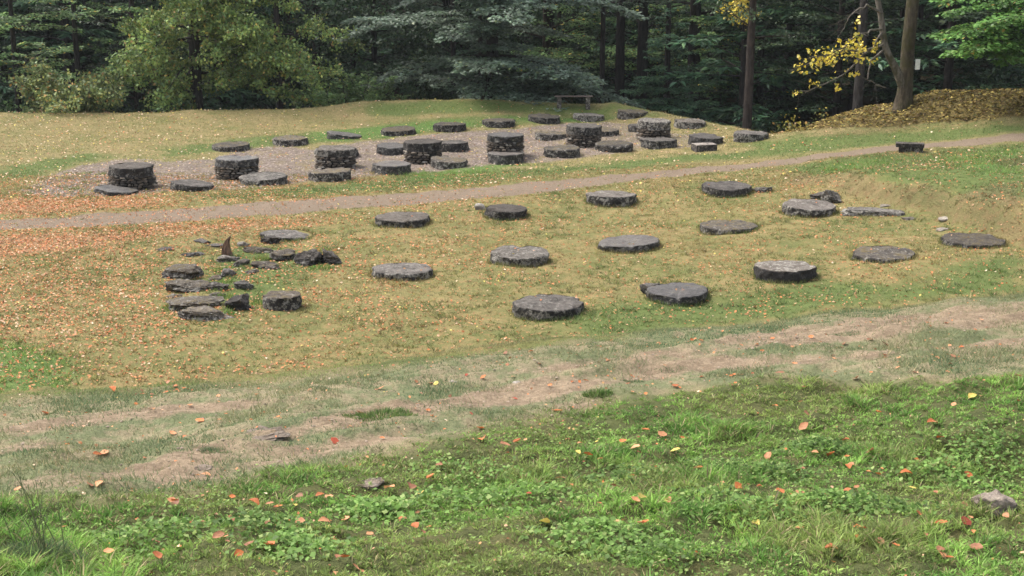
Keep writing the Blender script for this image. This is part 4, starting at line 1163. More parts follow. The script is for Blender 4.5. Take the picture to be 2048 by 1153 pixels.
MAT_BENCHWOOD = wood_material('weathered_bench_wood', (0.085, 0.065, 0.055), (0.16, 0.125, 0.105))
MAT_STUMP = wood_material('rotten_red_wood', (0.060, 0.036, 0.026), (0.19, 0.115, 0.075))
bex, bey = BENCH_AT[0]
bey = 63.7
broot = empty('bench', (bex, bey, max(H1(bex + a, bey + b) for a in (-.7, 0, .7) for b in (-.6, 0, .4, .8)) - 0.03))
tag(broot, 'plain plank bench on two stone legs at the crest before the forest', 'bench')
mobj('seat', box_mesh('seat', 1.72, 0.30, 0.045, MAT_BENCHWOOD, 21, 0.008, 0.004), broot, (0, 0, 0.40))
for sgn, xx in ((-1, -0.66), (1, 0.64)):
    mobj('leg', box_mesh('leg', 0.20, 0.26, 0.66, ST['brown'], 22 + sgn, 0.015, 0.01), broot, (xx, 0, -0.262))

# ------------------------------------------------------------------ pointed wooden stump
def stump_mesh():
    V, F = [], []
    n, m = 18, 12
    for i in range(m):
        t = i / (m - 1)
        for k in range(n):
            a = 2 * math.pi * k / n + t * 0.9
            r = 0.175 * (1 - t ** 1.6) ** 0.9 * (1 + 0.16 * math.sin(a * 5 + 2 * t) + 0.12 * mnoise.noise(Vector((math.cos(a) * 2, math.sin(a) * 2, t * 3)))) + 0.006
            V.append((r * math.cos(a) + 0.16 * t ** 4 - 0.05 * math.sin(t * 3), r * 0.6 * math.sin(a), -0.08 + t * 0.66))
    F = [(i * n + k, i * n + (k + 1) % n, (i + 1) * n + (k + 1) % n, (i + 1) * n + k) for i in range(m - 1) for k in range(n)]
    F.append(tuple((m - 1) * n + k for k in range(n)))
    V = [(0.75 * a, 0.75 * b, 0.9 * c) for a, b, c in V]
    me = bpy.data.meshes.new('wooden_stump'); me.from_pydata(V, [], F); me.materials.append(MAT_STUMP)
    return me
ux, uy, _ = STUMP_AT[0]
tag(mobj('wooden_stump', stump_mesh(), None, (ux, uy, H1(ux, uy))), 'pointed reddish brown wooden spike standing among the tumbled stones', 'stump')

# ------------------------------------------------------------------ trees
def bark_material(name, a, b, moss=0.0):
    g = NT(name)
    tc = g.n('TexCoord').outputs['Object']
    mp = g.n('Mapping'); g.set(mp.inputs['Vector'], tc); mp.inputs['Scale'].default_value = (5, 5, 1.1)
    n1 = g.noise(mp.outputs[0], 2.2, 5, 0.65, 0.5)
    n2 = g.noise(tc, 2.0, 4, 0.6)
    n3 = g.noise(tc, 14.0, 3, 0.6)
    c = g.mix(g.ramp(n1, 0.35, 0.65), a, b)
    c = g.mix(g.ramp(n3, 0.62, 0.74, 0, 0.5), c, tuple(2.0 * v for v in b))
    if moss:
        c = g.mix(g.ramp(n2, 0.55 - 0.25 * moss, 0.7 - 0.2 * moss, 0, 0.75), c, (0.040, 0.038, 0.012))
    return g.done(g.principled(c, 0.9, g.bump(g.math('ADD', n1, g.math('MULTIPLY', n3, 0.4)), 0.8, 0.06), 0.2))

BARK = {'dark': bark_material('dark_bark', (0.016, 0.013, 0.012), (0.042, 0.035, 0.031)),
        'brown': bark_material('brown_bark', (0.024, 0.018, 0.015), (0.062, 0.047, 0.038)),
        'mossy': bark_material('mossy_bark', (0.032, 0.025, 0.017), (0.088, 0.070, 0.046), 0.5),
        'pale': bark_material('pale_branch_bark', (0.075, 0.064, 0.050), (0.165, 0.145, 0.120), 0.2),
        'grey': bark_material('grey_bark', (0.026, 0.022, 0.020), (0.062, 0.054, 0.049))}

class Geo:
    def __init__(self):
        self.V = []; self.F = []; self.n = 0
    def tube(self, pts, rad, sides=8):
        pts = np.asarray(pts, float); m = len(pts)
        t = np.gradient(pts, axis=0); t /= np.linalg.norm(t, axis=1)[:, None] + 1e-9
        ref = np.array([0.0, 1.0, 0.0]) if abs(t[0, 1]) < 0.8 else np.array([1.0, 0, 0])
        u = np.cross(t, ref); u /= np.linalg.norm(u, axis=1)[:, None] + 1e-9
        w = np.cross(t, u)
        a = np.arange(sides) * 2 * np.pi / sides
        ring = pts[:, None, :] + np.asarray(rad)[:, None, None] * (np.cos(a)[None, :, None] * u[:, None, :] + np.sin(a)[None, :, None] * w[:, None, :])
        self.V.append(ring.reshape(-1, 3))
        i = np.arange(m - 1)[:, None]; k = np.arange(sides)[None, :]; k2 = (k + 1) % sides
        f = np.stack([i * sides + k, i * sides + k2, (i + 1) * sides + k2, (i + 1) * sides + k], -1).reshape(-1, 4) + self.n
        self.F.append(f); self.n += m * sides
    def mesh(self, name, mat):
        return np_mesh(name, np.concatenate(self.V), np.concatenate(self.F), mat, smooth=True)

class Leaves:
    def __init__(self):
        self.P = []; self.T = []; self.N = []; self.S = []; self.W = []; self.C = []
    def add(self, P, T, N, S, W, C):
        self.P.append(P); self.T.append(T); self.N.append(N); self.S.append(S); self.W.append(W); self.C.append(C)
    def mesh(self, name, mat=None):
        P = np.concatenate(self.P); T = np.concatenate(self.T); N = np.concatenate(self.N)
        S = np.concatenate(self.S)[:, None]; W = np.concatenate(self.W)[:, None]; C = np.concatenate(self.C)
        T = T / (np.linalg.norm(T, axis=1)[:, None] + 1e-9)
        N = N - T * (N * T).sum(1)[:, None]; N /= np.linalg.norm(N, axis=1)[:, None] + 1e-9
        B = np.cross(N, T)
        n = len(P)
        V = np.stack([P, P + T * S * .45 + B * S * W + N * S * .08, P + T * S - N * S * .06, P + T * S * .45 - B * S * W + N * S * .08], 1).reshape(-1, 3)
        F = np.arange(n * 4).reshape(n, 4)
        return np_mesh(name, V, F, mat or MAT_FOLIAGE, np.repeat(C, 4, 0))

def limb_path(rng, start, az, el, L, droop=0.12, n=9, wig=0.05):
    t = np.linspace(0, 1, n)
    d = np.array([math.cos(az), math.sin(az)])
    hx = L * math.cos(el) * t
    z = L * (math.sin(el) * t - droop * t * t)
    nrm = np.array([-d[1], d[0]])
    w = np.cumsum(rng.normal(0, wig, n)) * L * 0.18 * t
    return np.stack([start[0] + d[0] * hx + nrm[0] * w, start[1] + d[1] * hx + nrm[1] * w, start[2] + z + np.cumsum(rng.normal(0, wig * .5, n)) * L * 0.1 * t], 1)

def pal_pick(rng, pal, n, jit=0.28):
    base = np.array([p[0] for p in pal]); w = np.array([p[1] for p in pal], float); w /= w.sum()
    c = base[rng.choice(len(base), n, p=w)]
    return c * (1 - jit + 2 * jit * rng.random((n, 1)))

def foliate(rng, LV, path, L, style, pal, leaf, dens, spread=0.42, wood=None, t0=0.2):
    """twigs and leaves along a limb. style: 'layer' flat sprays, 'clump' puffs, 'fir' narrow needles"""
    seg = np.diff(path, axis=0)
    nt = max(4, int(L * dens[0]))
    tp = t0 + (1 - t0) * (np.arange(nt) + rng.random(nt)) / nt
    clump_c = None
    for i, t in enumerate(tp):
        f = t * (len(path) - 1); k = min(int(f), len(path) - 2)
        p = path[k] + (path[k + 1] - path[k]) * (f - k)
        d = seg[k] / (np.linalg.norm(seg[k]) + 1e-9)
        s = 1 if (i % 2) else -1
        ang = s * rng.uniform(0.6, 1.25)
        ca, sa = math.cos(ang), math.sin(ang)
        td = np.array([d[0] * ca - d[1] * sa, d[0] * sa + d[1] * ca, d[2] * 0.4 + rng.normal(0.02, 0.08)])
        tl = L * spread * (1.12 - 0.75 * t) * rng.uniform(0.65, 1.2)
        if style == 'clump':
            td = td + np.array([0, 0, rng.normal(0.1, 0.45)]); td /= np.linalg.norm(td)
        nl = max(3, int(tl * dens[1]))
        q = rng.random(nl) ** 0.75
        tone = 0.55 + 0.9 * rng.random()
        if style == 'layer':
            side = np.array([-td[1], td[0], 0])
            off = rng.normal(0, 0.16 * tl + 0.03, nl)
            P = p + td[None] * (q * tl)[:, None] + side[None] * off[:, None]
            P[:, 2] += rng.normal(0, 0.035, nl) - 0.10 * tl * q ** 2
            N = np.stack([rng.normal(0, .3, nl), rng.normal(0, .3, nl) - 0.25, np.ones(nl)], 1)
            T = td[None] * 1.0 + side[None] * (np.sign(off) * 0.9)[:, None] + rng.normal(0, .3, (nl, 3)); T[:, 2] -= 0.15
            W = np.full(nl, 0.33)
        elif style == 'clump':
            P = p + td[None] * (q * tl)[:, None] + rng.normal(0, 0.15, (nl, 3)) * np.array([1, 1, .8])
            N = rng.normal(0, .7, (nl, 3)) + np.array([0, -0.35, .75])
            T = rng.normal(0, 1, (nl, 3)) + np.array([0, -.2, -.35])
            W = np.full(nl, 0.36)
        else:
            side = np.array([-td[1], td[0], 0])
            off = rng.normal(0, 0.10 * tl + 0.02, nl)
            P = p + td[None] * (q * tl)[:, None] + side[None] * off[:, None]
            P[:, 2] += rng.normal(0, 0.02, nl) - 0.16 * tl * q ** 2
            N = np.stack([rng.normal(0, .35, nl), rng.normal(0, .35, nl) - .2, np.ones(nl)], 1)
            T = td[None] + side[None] * (np.sign(off) * 0.8)[:, None] + rng.normal(0, .25, (nl, 3)); T[:, 2] -= 0.2
            W = np.full(nl, 0.13)
        LV.add(P, T, N, leaf * rng.uniform(0.7, 1.25, nl), W, pal_pick(rng, pal, nl) * tone)
        if wood is not None and tl > 0.5:
            wood.tube(np.stack([p, p + td * tl * 0.5, p + td * tl * 0.95 - np.array([0, 0, .1 * tl])]), (0.012, 0.008, 0.004), 3)

def trunk_path(rng, Hh, lean=(0, 0), bend=0.12, n=14):
    t = np.linspace(0, 1, n)
    x = lean[0] * Hh * t + np.cumsum(rng.normal(0, bend, n)) * 0.25 * t
    y = lean[1] * Hh * t + np.cumsum(rng.normal(0, bend, n)) * 0.25 * t
    return np.stack([x, y, -0.4 + (Hh + 0.4) * t], 1)

def make_tree(name, loc, seed, Hh, r0, style, pal, leaf, bark='dark', limbs=26, z_lo=1.2, reach=4.0, dens=(3.2, 46), droop=0.12, el=(0.05, 0.5),
              lean=(0, 0), bend=0.1, taper=0.75, conic=False, front=None, label=None, cat='tree', group=None, z_fine=9.0, spread=0.42, flare=1.5, bare=0, sides=12):
    """tapered trunk with limbs, leaves spread along them; fine up to z_fine, coarser above"""
    rng = np.random.default_rng(seed)
    root = empty(name, loc)
    wood = Geo(); lv = Leaves()
    tpth = trunk_path(rng, Hh, lean, bend)
    tt = np.linspace(0, 1, len(tpth))
    rad = r0 * (1 - taper * tt) * (1 + (flare - 1) * np.exp(-tt * Hh / 0.5))
    trunk = Geo(); trunk.tube(tpth, rad, sides)
    zs = z_lo + (Hh * 0.97 - z_lo) * np.sort(rng.random(limbs)) ** 1.15
    for i, z in enumerate(zs):
        fz = (z + 0.4) / (Hh + 0.4)
        k = min(int(fz * (len(tpth) - 1)), len(tpth) - 2); ff = fz * (len(tpth) - 1) - k
        st = tpth[k] * (1 - ff) + tpth[k + 1] * ff
        az = (i * 2.4 + rng.normal(0, .4)) if front is None or rng.random() > front else -math.pi / 2 + rng.normal(0, 0.9)
        L = reach * rng.uniform(0.65, 1.15) * ((1 - fz) ** 0.8 + 0.08 if conic else (1 - 0.6 * fz ** 2.2))
        e = rng.uniform(*el)
        p = limb_path(rng, st, az, e, L, droop)
        rl = max(0.018, r0 * 0.30 * (1 - 0.6 * fz) * min(1, L / 3))
        wood.tube(p, np.linspace(rl, 0.008, len(p)), 5)
        if i < bare: continue
        fine = z < z_fine
        foliate(rng, lv, p, L, style, pal, leaf if fine else leaf * 2.6, dens if fine else (dens[0] * 0.6, dens[1] * 0.16), spread, wood if fine else None)
    to = mobj('trunk', trunk.mesh('trunk', BARK[bark]), root)
    tag(mobj('branches', wood.mesh('branches', BARK[bark]), to), kind='stuff')
    tag(mobj('crown', lv.mesh('crown'), root), kind='stuff')
    tag(root, label, cat, group)
    return root

def make_shrub(name, loc, seed, Hh, wdt, style, pal, leaf, stems=12, dens=(4.5, 42), bark='brown', label=None, group=None, cat='shrub', spread=0.4):
    rng = np.random.default_rng(seed)
    root = empty(name, loc)
    wood = Geo(); lv = Leaves()
    for i in range(stems):
        az = rng.random() * 6.28
        st = np.array([rng.normal(0, wdt * .16), rng.normal(0, wdt * .12), -0.3])
        L = Hh * rng.uniform(0.65, 1.1)
        p = limb_path(rng, st, az, rng.uniform(0.85, 1.4), L, 0.16 + 0.25 * rng.random(), 9, 0.08)
        p[:, :2] = st[:2] + (p[:, :2] - st[:2]) * (wdt / Hh) * 0.9
        wood.tube(p, np.linspace(0.035, 0.006, len(p)), 5)
        foliate(rng, lv, p, L, style, pal, leaf, dens, spread, wood, t0=0.08)
    tag(mobj('stems', wood.mesh('stems', BARK[bark]), root), kind='stuff')
    tag(mobj('crown', lv.mesh('crown'), root), kind='stuff')
    tag(root, label, cat, group)
    return root

def copy_tree(src, loc, rz, scale, label, cat, group):
    r = src.copy(); COL.objects.link(r)
    r.location = loc; r.rotation_euler = (0, 0, rz); r.scale = (scale,) * 3
    for ch in list(src.children):
        c = ch.copy(); COL.objects.link(c); c.parent = r
        for g2 in list(ch.children):
            d = g2.copy(); COL.objects.link(d); d.parent = c
    tag(r, label, cat, group)
    return r

P_OLIVE = [((0.213, 0.302, 0.087), 5), ((0.287, 0.366, 0.109), 3), ((0.407, 0.429, 0.123), 1.3), ((0.161, 0.251, 0.095), 3), ((0.513, 0.378, 0.109), .35), ((0.278, 0.189, 0.081), .3)]
P_SILVER = [((0.131, 0.182, 0.128), 5), ((0.188, 0.237, 0.181), 3), ((0.095, 0.149, 0.085), 3), ((0.234, 0.276, 0.128), .4)]
P_BEECH = [((0.124, 0.218, 0.074), 5), ((0.186, 0.295, 0.103), 3), ((0.272, 0.346, 0.110), 1), ((0.642, 0.469, 0.088), .25)]
P_DARK = [((0.039, 0.071, 0.036), 5), ((0.060, 0.099, 0.047), 3), ((0.088, 0.121, 0.047), 1)]
P_FIR = [((0.059, 0.130, 0.073), 5), ((0.096, 0.185, 0.092), 3), ((0.135, 0.231, 0.098), 1)]
P_HAZEL = [((0.177, 0.224, 0.078), 4), ((0.239, 0.283, 0.106), 3), ((0.339, 0.327, 0.098), 1.4), ((0.395, 0.241, 0.082), .7), ((0.121, 0.173, 0.066), 2)]
P_BUSH = [((0.116, 0.196, 0.068), 4), ((0.170, 0.250, 0.084), 3), ((0.240, 0.300, 0.100), 1)]
P_MAPLE = [((0.095, 0.207, 0.045), 4), ((0.129, 0.264, 0.058), 3), ((0.179, 0.292, 0.062), 1), ((0.337, 0.224, 0.056), .12)]
P_YELLOW = [((0.600, 0.480, 0.054), 5), ((0.504, 0.360, 0.060), 2), ((0.240, 0.264, 0.060), 1), ((0.660, 0.564, 0.144), 1.5)]

def px(u, y):                       # lateral position seen at column u of the photograph, at distance y
    return (u - 1024) / 2800.0 * (y * 0.9716)

def spot(u, y, dz=0.0):
    x_ = (u - 1024) / 2800.0 * y * 1.0
    return (x_, y, H1(x_, y) + dz)

GRP_EDGE = 'trees at the edge of the clearing'
# -- left: beech with pale green sprays, hazel shrub, slim dark trunk
make_tree('beech_tree', spot(40, 68), 201, 17, 0.16, 'layer', P_BEECH, 0.16, 'dark', 44, 0.8, 4.2, (3.4, 50), 0.16, (-.05, .35), front=.35,
          label='green leaved beech at the left edge with pale sprays hanging over the grass', group=GRP_EDGE)
make_tree('slim_tree', spot(163, 70), 202, 18, 0.17, 'layer', P_DARK, 0.16, 'dark', 16, 6.0, 3.0, (2.6, 30), 0.1,
          label='slim dark trunk between the left beech and the olive crowned tree', group=GRP_EDGE)
make_shrub('hazel_shrub', spot(130, 64.6), 203, 3.6, 4.6, 'clump', P_HAZEL, 0.16, 22, (4.5, 44),
           label='olive and orange tinted shrub at the left forest edge')
make_shrub('green_shrub', spot(5, 65.5), 204, 2.6, 2.6, 'layer', P_BEECH, 0.15, 10, (4.5, 40),
           label='low bright green shrub cut by the left edge of the picture')
# -- big olive tree
make_tree('olive_crowned_tree', spot(395, 69), 205, 17, 0.34, 'clump', P_OLIVE, 0.17, 'grey', 66, 2.5, 5.1, (3.9, 60), 0.22, (-.15, .5), front=.5,
          label='large tree with a dense olive green and yellowing crown left of centre', group=GRP_EDGE, spread=.36)
make_tree('olive_crowned_tree', spot(560, 68), 206, 13, 0.20, 'clump', P_OLIVE, 0.16, 'grey', 44, 1.9, 3.9, (4.0, 56), 0.16, (-.1, .6), front=.3,
          label='smaller grey olive tree filling the right side of the olive crown', group=GRP_EDGE, spread=.38)
make_shrub('green_shrub', spot(705, 67), 207, 3.3, 4.2, 'layer', P_BUSH, 0.15, 18, (5, 44), label='leafy green shrub left of the silvery tree')
make_shrub('green_shrub', spot(795, 67.2), 208, 1.9, 2.4, 'layer', P_BUSH, 0.14, 10, (5, 44), label='small yellow green shrub on the crest under the silvery tree')
make_shrub('dark_shrub', spot(620, 67), 209, 1.6, 3.0, 'layer', P_BUSH, 0.14, 10, (5, 40), label='low dark green shrub under the right side of the olive crown')
# -- silvery layered tree with thick trunk
make_tree('silvery_tree', spot(985, 70), 210, 20, 0.36, 'layer', P_SILVER, 0.20, 'dark', 64, 1.6, 6.8, (3.8, 50), 0.20, (-.02, .34), front=.42,
          label='large tree with layered silvery grey green branches over the crest', group=GRP_EDGE, flare=1.3, spread=.34)
make_tree('slim_tree', spot(962, 72), 211, 16, 0.14, 'layer', P_DARK, 0.2, 'brown', 10, 7, 2.6, (2, 24), label='thin brown trunk close left of the thick silvery tree trunk', group=GRP_EDGE)
# -- dark trunks right of the silvery tree
for j, (u_, y_, r_, lab) in enumerate([
    (1203, 74, .16, 'thin dark trunk just right of the bench'),
    (1238, 77, .30, 'thick dark trunk behind and right of the bench'),
    (1282, 79, .36, 'black trunk above the high drum right of the bench'),
    (1332, 82, .20, 'slender black trunk between the two thick trunks above the fir'),
    (1385, 78, .42, 'broad fissured black trunk above the young fir'),
    (1420, 84, .22, 'slim black trunk right of the broad fissured trunk')]):
    make_tree('dark_trunk_tree', spot(u_, y_), 220 + j, 19, r_, 'layer', P_DARK, 0.2, 'dark', 14, 6.5, 3.6, (2.4, 26), label=lab, group='dark trunks in the forest')
# -- young fir with spreading boughs
make_tree('young_fir', spot(1335, 71), 231, 7.2, 0.10, 'fir', P_FIR, 0.17, 'dark', 64, 0.2, 3.3, (5.5, 70), 0.10, (.0, .28), conic=True, front=.3,
          label='young dark fir with spreading boughs below the black trunks', cat='fir tree', spread=.36)
make_tree('young_fir', spot(1440, 74), 232, 5.5, 0.09, 'fir', P_FIR, 0.17, 'dark', 44, 0.2, 2.6, (5, 60), 0.10, (.0, .3), conic=True,
          label='small fir in the shade left of the lone brown trunk', cat='fir tree', spread=.36)
# -- lone brown trunk right of the terrace
make_tree('brown_trunk_tree', spot(1494, 62.5), 233, 18, 0.23, 'clump', [((0.05, .085, .035), 4), ((.08, .11, .06), 2)], 0.13, 'brown', 20, 4.3, 2.6, (3, 36), label='lone straight brown trunk behind the right end of the terrace', group=GRP_EDGE, flare=1.15)
make_shrub('yellow_bush', spot(1612, 60, 0.1), 234, 2.0, 2.4, 'clump', [((0.28, .23, .04), 3), ((.35, .20, .05), 1), ((.10, .12, .03), 3)], 0.14, 11, (4, 18), label='small yellow bush in the dark hollow right of the lone trunk')
make_tree('grey_trunk_tree', spot(1713, 61), 235, 18, 0.24, 'layer', P_DARK, 0.18, 'grey', 16, 4.2, 3.0, (2.6, 30), label='grey trunk standing in the hollow left of the big mossy tree', group=GRP_EDGE, flare=1.2)

# -- big mossy forked tree with a yellow-leaved branch
def big_tree():
    rng = np.random.default_rng(240)
    bx0, by0, _ = BIG_TREE_AT[0]
    by0 += 0.4
    root = empty('forked_tree', (bx0, by0, H1(bx0, by0)))
    wood = Geo(); lim = Geo(); lv = Leaves(); up = Leaves()
    s = 55 / 2800.0                                        # metres per photo pixel there
    tr = np.array([(0, 0, -.5), (0, 0, 0.1), (.02, 0, .6), (.03, 0, 1.4), (.04, .05, 2.4), (.10, .1, 3.6), (.16, .1, 5), (.2, .2, 8), (.3, .3, 13), (.3, .3, 19)])
    wood.tube(tr, (.55, .40, .31, .27, .255, .245, .24, .22, .17, .06), 14)
    fork = np.array([(.0, -.05, .7), (-.23, -.1, 1.15), (-.50, -.2, 1.65), (-.75, -.3, 2.0), (-.95, -.3, 2.45), (-1.10, -.35, 3.1), (-1.2, -.35, 3.6), (-1.45, -.4, 4.5), (-2.2, -.5, 7), (-2.6, -.5, 10)])
    lim.tube(fork, (.20, .18, .155, .14, .13, .12, .11, .10, .07, .03), 9)
    twigs = [   # long bare branches reaching left (metres from the trunk base)
        [(-.95, -.3, 2.5), (-1.7, -.8, 2.3), (-2.3, -1.1, 1.75), (-2.9, -1.3, 1.3), (-3.9, -1.6, .95), (-4.7, -1.8, .75)],
        [(-1.1, -.4, 3.1), (-1.9, -.9, 3.0), (-2.6, -1.2, 2.6), (-3.6, -1.4, 2.0), (-4.5, -1.6, 1.75)],
        [(-.9, -.3, 2.3), (-1.55, -.7, 1.9), (-1.75, -1.0, 1.25), (-1.45, -1.1, .95), (-1.0, -1.2, .95)],
        [(-1.2, -.4, 3.7), (-1.9, -.8, 4.0), (-2.6, -1.0, 3.6), (-2.8, -1.1, 3.0)],
        [(-1.1, -.4, 3.0), (-1.5, -.7, 2.35), (-2.2, -1.0, 2.3), (-3.2, -1.2, 2.25), (-4.3, -1.4, 1.9)]]
    for i, tw in enumerate(twigs):
        tw = np.array(tw)
        tq = np.linspace(0, len(tw) - 1, 14)
        pth = np.stack([np.interp(tq, np.arange(len(tw)), tw[:, c]) for c in range(3)], 1) + rng.normal(0, .035, (14, 3))
        lim.tube(pth, np.linspace(.05, .012, 14), 5)
        for k in range(4, 14, 1):
            dr = rng.normal(0, .3, 3) + np.array([-.35, -.1, -.15])
            lim.tube(np.stack([pth[k], pth[k] + dr * .6, pth[k] + dr * 1.1 - np.array([0, 0, .05])]), (.011, .008, .004), 3)
        if i in (1, 4, 0):
            m = {1: 28, 4: 46, 0: 18}[i]
            for _ in range(m):
                q = min(13, 2 + int(rng.beta(1.6, 1.9) * 12)); c0 = pth[q] + rng.normal(0, .20, 3) * np.array([1.6, 1.3, .8])
                nn = rng.integers(2, 7)
                P = c0 + rng.normal(0, .07, (nn, 3))
                lv.add(P, rng.normal(0, 1, (nn, 3)) + np.array([0, 0, -.5]), rng.normal(0, .6, (nn, 3)) + np.array([0, -.5, .6]), rng.uniform(.12, .19, nn), np.full(nn, .38), pal_pick(rng, P_YELLOW, nn, .2))
    for i in range(16):                                    # high crown, above the picture
        p = limb_path(rng, np.array([.2, .2, 7 + i * .6]), i * 2.4, .35, 4.2, .1)
        lim.tube(p, np.linspace(.08, .01, len(p)), 5)
        foliate(rng, up, p, 4.2, 'clump', P_OLIVE, .32, (2.2, 9), .4)
    to = mobj('trunk', wood.mesh('trunk', BARK['mossy']), root)
    tag(mobj('branches', lim.mesh('branches', BARK['pale']), to), kind='stuff')
    mobj('crown', up.mesh('crown'), root)
    o = mobj('yellow_foliage', lv.mesh('yellow_foliage'), to); o['label'] = 'sparse yellow leaves on the bare branches reaching left'
    tag(root, 'big mossy forked tree on the leaf bank with a yellow leaved branch', 'tree', GRP_EDGE)
    # white sign plate fixed to the right side of the trunk
    return bx0, by0, H1(bx0, by0)
tbx, tby, tbz = big_tree()
g_ = NT('white_plate'); tcn = g_.n('TexCoord').outputs['Object']
MAT_PLATE = g_.done(g_.principled(g_.mix(g_.ramp(g_.noise(tcn, 12, 3), .4, .7), (0.72, 0.73, 0.72), (0.58, 0.59, 0.57)), 0.5))
def plate_mesh():
    me = box_mesh('white_plate', 0.19, 0.03, 0.40, MAT_PLATE, 3, 0.006, 0.0, 1); return me
pl = mobj('white_plate', plate_mesh(), None, (tbx + 0.38, tby - 0.22, tbz + 1.52))
pl.rotation_euler = (0, 0, math.radians(8))
tag(pl, 'small blank white plate fixed to the right side of the big mossy trunk', 'plate')

# -- maple branch coming in from the right
def maple():
    rng = np.random.default_rng(250)
    loc = spot(2130, 52, -.35)
    root = empty('maple_tree', loc)
    wood = Geo(); lv = Leaves()
    wood.tube(trunk_path(rng, 15, (0, 0), .08), np.linspace(.26, .05, 14), 10)
    for (z, az, L, e) in [(1.7, 3.35, 3.0, .10), (1.9, 3.05, 3.6, .12), (2.2, 3.3, 4.6, .10), (2.5, 3.55, 4.7, .08), (2.8, 3.1, 4.8, .10), (3.1, 3.4, 4.6, .06), (3.4, 3.65, 4.4, .08), (2.0, 3.7, 3.4, .1), (3.7, 3.2, 4.5, .08), (4.2, 2.9, 4.6, .05), (2.4, 4.2, 3.6, .1), (3.6, 4.6, 3.0, .1),
                          (6, 1, 3.5, .3), (7, 2.2, 3.5, .3), (8, 3.4, 3.8, .3), (9, 4.8, 3.6, .3), (10, 5.8, 3, .4), (11, .4, 3, .4), (12, 3, 2.6, .5), (6.4, 4, 3.8, .3)]:
        p = limb_path(rng, np.array([0, 0, z]), az, e, L, .16)
        wood.tube(p, np.linspace(.06, .008, len(p)), 5)
        fine = z < 5.5
        foliate(rng, lv, p, L, 'layer', P_MAPLE, .17 if fine else .4, (4.2, 52) if fine else (2.2, 10), .40, wood if fine else None, t0=.25)
    mobj('trunk', wood.mesh('trunk', BARK['brown']), root)
    mobj('crown', lv.mesh('crown'), root)
    tag(root, 'bright green maple whose boughs reach in from the right edge', 'tree', GRP_EDGE)
maple()

# -- leaves at the very top: yellow spray by the lone trunk
def yellow_spray():
    rng = np.random.default_rng(255)
    loc = spot(1500, 63.8)
    root = empty('yellow_leaved_tree', loc)
    wood = Geo(); lv = Leaves()
    wood.tube(trunk_path(rng, 12, (0, .02), .05), np.linspace(.10, .02, 14), 7)
    for i in range(16):
        z = 6.6 + rng.random() * 4.5
        p = limb_path(rng, np.array([0, 0, z]), rng.normal(3.6, .7), .0, rng.uniform(1.0, 1.9), .3)
        wood.tube(p, np.linspace(.025, .006, len(p)), 4)
        foliate(rng, lv, p, 1.5, 'clump', P_YELLOW, .15, (5, 34), .35, wood)
    mobj('trunk', wood.mesh('trunk', BARK['dark']), root); mobj('crown', lv.mesh('crown'), root)
    tag(root, 'thin tree with bright yellow leaves at the top edge by the lone brown trunk', 'tree', GRP_EDGE)
yellow_spray()

# -- the forest behind: a few kinds of tree, copied
kinds = [
 make_tree('forest_tree', (-26, 84, 0), 301, 19, 0.22, 'layer', P_DARK, 0.21, 'dark', 48, 1.0, 4.6, (2.8, 30), .14, z_fine=30),
 make_tree('forest_tree', (-14, 86, 0), 302, 17, 0.20, 'clump', P_DARK, 0.21, 'dark', 48, .8, 4.2, (2.8, 30), .14, z_fine=30),
 make_tree('forest_tree', (-4, 85, 0), 303, 20, 0.24, 'fir', P_FIR, 0.55, 'dark', 70, .6, 4.0, (2.6, 14), .12, conic=True, z_fine=30),
 make_tree('forest_tree', (8, 88, 0), 304, 18, 0.26, 'layer', P_BEECH, 0.20, 'brown', 44, 2.0, 4.4, (2.8, 30), .14, z_fine=30)]
klab = ['dark layered broadleaf tree in the shade of the forest behind', 'dark bushy broadleaf tree in the forest behind', 'tall dark fir in the forest behind', 'green beech deep in the forest behind']
kcat = ['tree', 'tree', 'fir tree', 'tree']
for k_, o in enumerate(kinds):
    o.location.z = H1(o.location.x, o.location.y) - .1
    tag(o, klab[k_], kcat[k_], 'trees deep in the forest')
def zone(x_, y_):
    a = x_ / y_
    w = ('behind the left beech', 'behind the olive crowned tree', 'left behind the silvery tree', 'behind the silvery tree', 'behind the bench', 'behind the young fir', 'behind the dark hollow', 'behind the big mossy tree')[int(np.clip((a + .37) / .74 * 8, 0, 7))]
    return w + (', deep in the shade' if y_ > 96 else '')
klab = ['dark layered broadleaf tree ', 'dark bushy broadleaf tree ', 'tall dark fir ', 'green beech ']
fr = random.Random(9)
row = 0
for yrow, stp in ((77.5, 5.2), (84, 4.8), (91, 5.0), (98, 5.2), (105, 5.2), (113, 5.6), (121, 6)):
    xx = -yrow * .46 + (row % 2) * 2.6
    while xx < yrow * .46:
        k_ = fr.choice((0, 0, 1, 1, 2, 3)) if yrow < 95 else fr.choice((0, 1, 1, 2))
        X_ = xx + fr.uniform(-1.5, 1.5); Y_ = yrow + fr.uniform(-2, 2)
        if not (yrow < 86 and 4.0 < X_ < 10.5):
            copy_tree(kinds[k_], (X_, Y_, H1(X_, Y_) - .15), fr.random() * 6.28, fr.uniform(.85, 1.2), klab[k_] + zone(X_, Y_), kcat[k_], 'trees deep in the forest')
        xx += stp
    row += 1
for k_, o in enumerate(kinds):
    o['label'] = klab[k_] + zone(o.location.x, o.location.y)
for (X_, Y_, k_) in ((11.5, 70, 2), (15.5, 67, 0), (19.5, 63, 2), (23, 60, 0), (17.5, 72, 0), (13.2, 75, 0), (21, 68, 0), (25.5, 64, 2)):
    copy_tree(kinds[k_], (X_, Y_, H1(X_, Y_) - .15), fr.random() * 6.28, fr.uniform(.9, 1.1), klab[k_] + zone(X_, Y_) + ' at the edge', kcat[k_], 'trees deep in the forest')
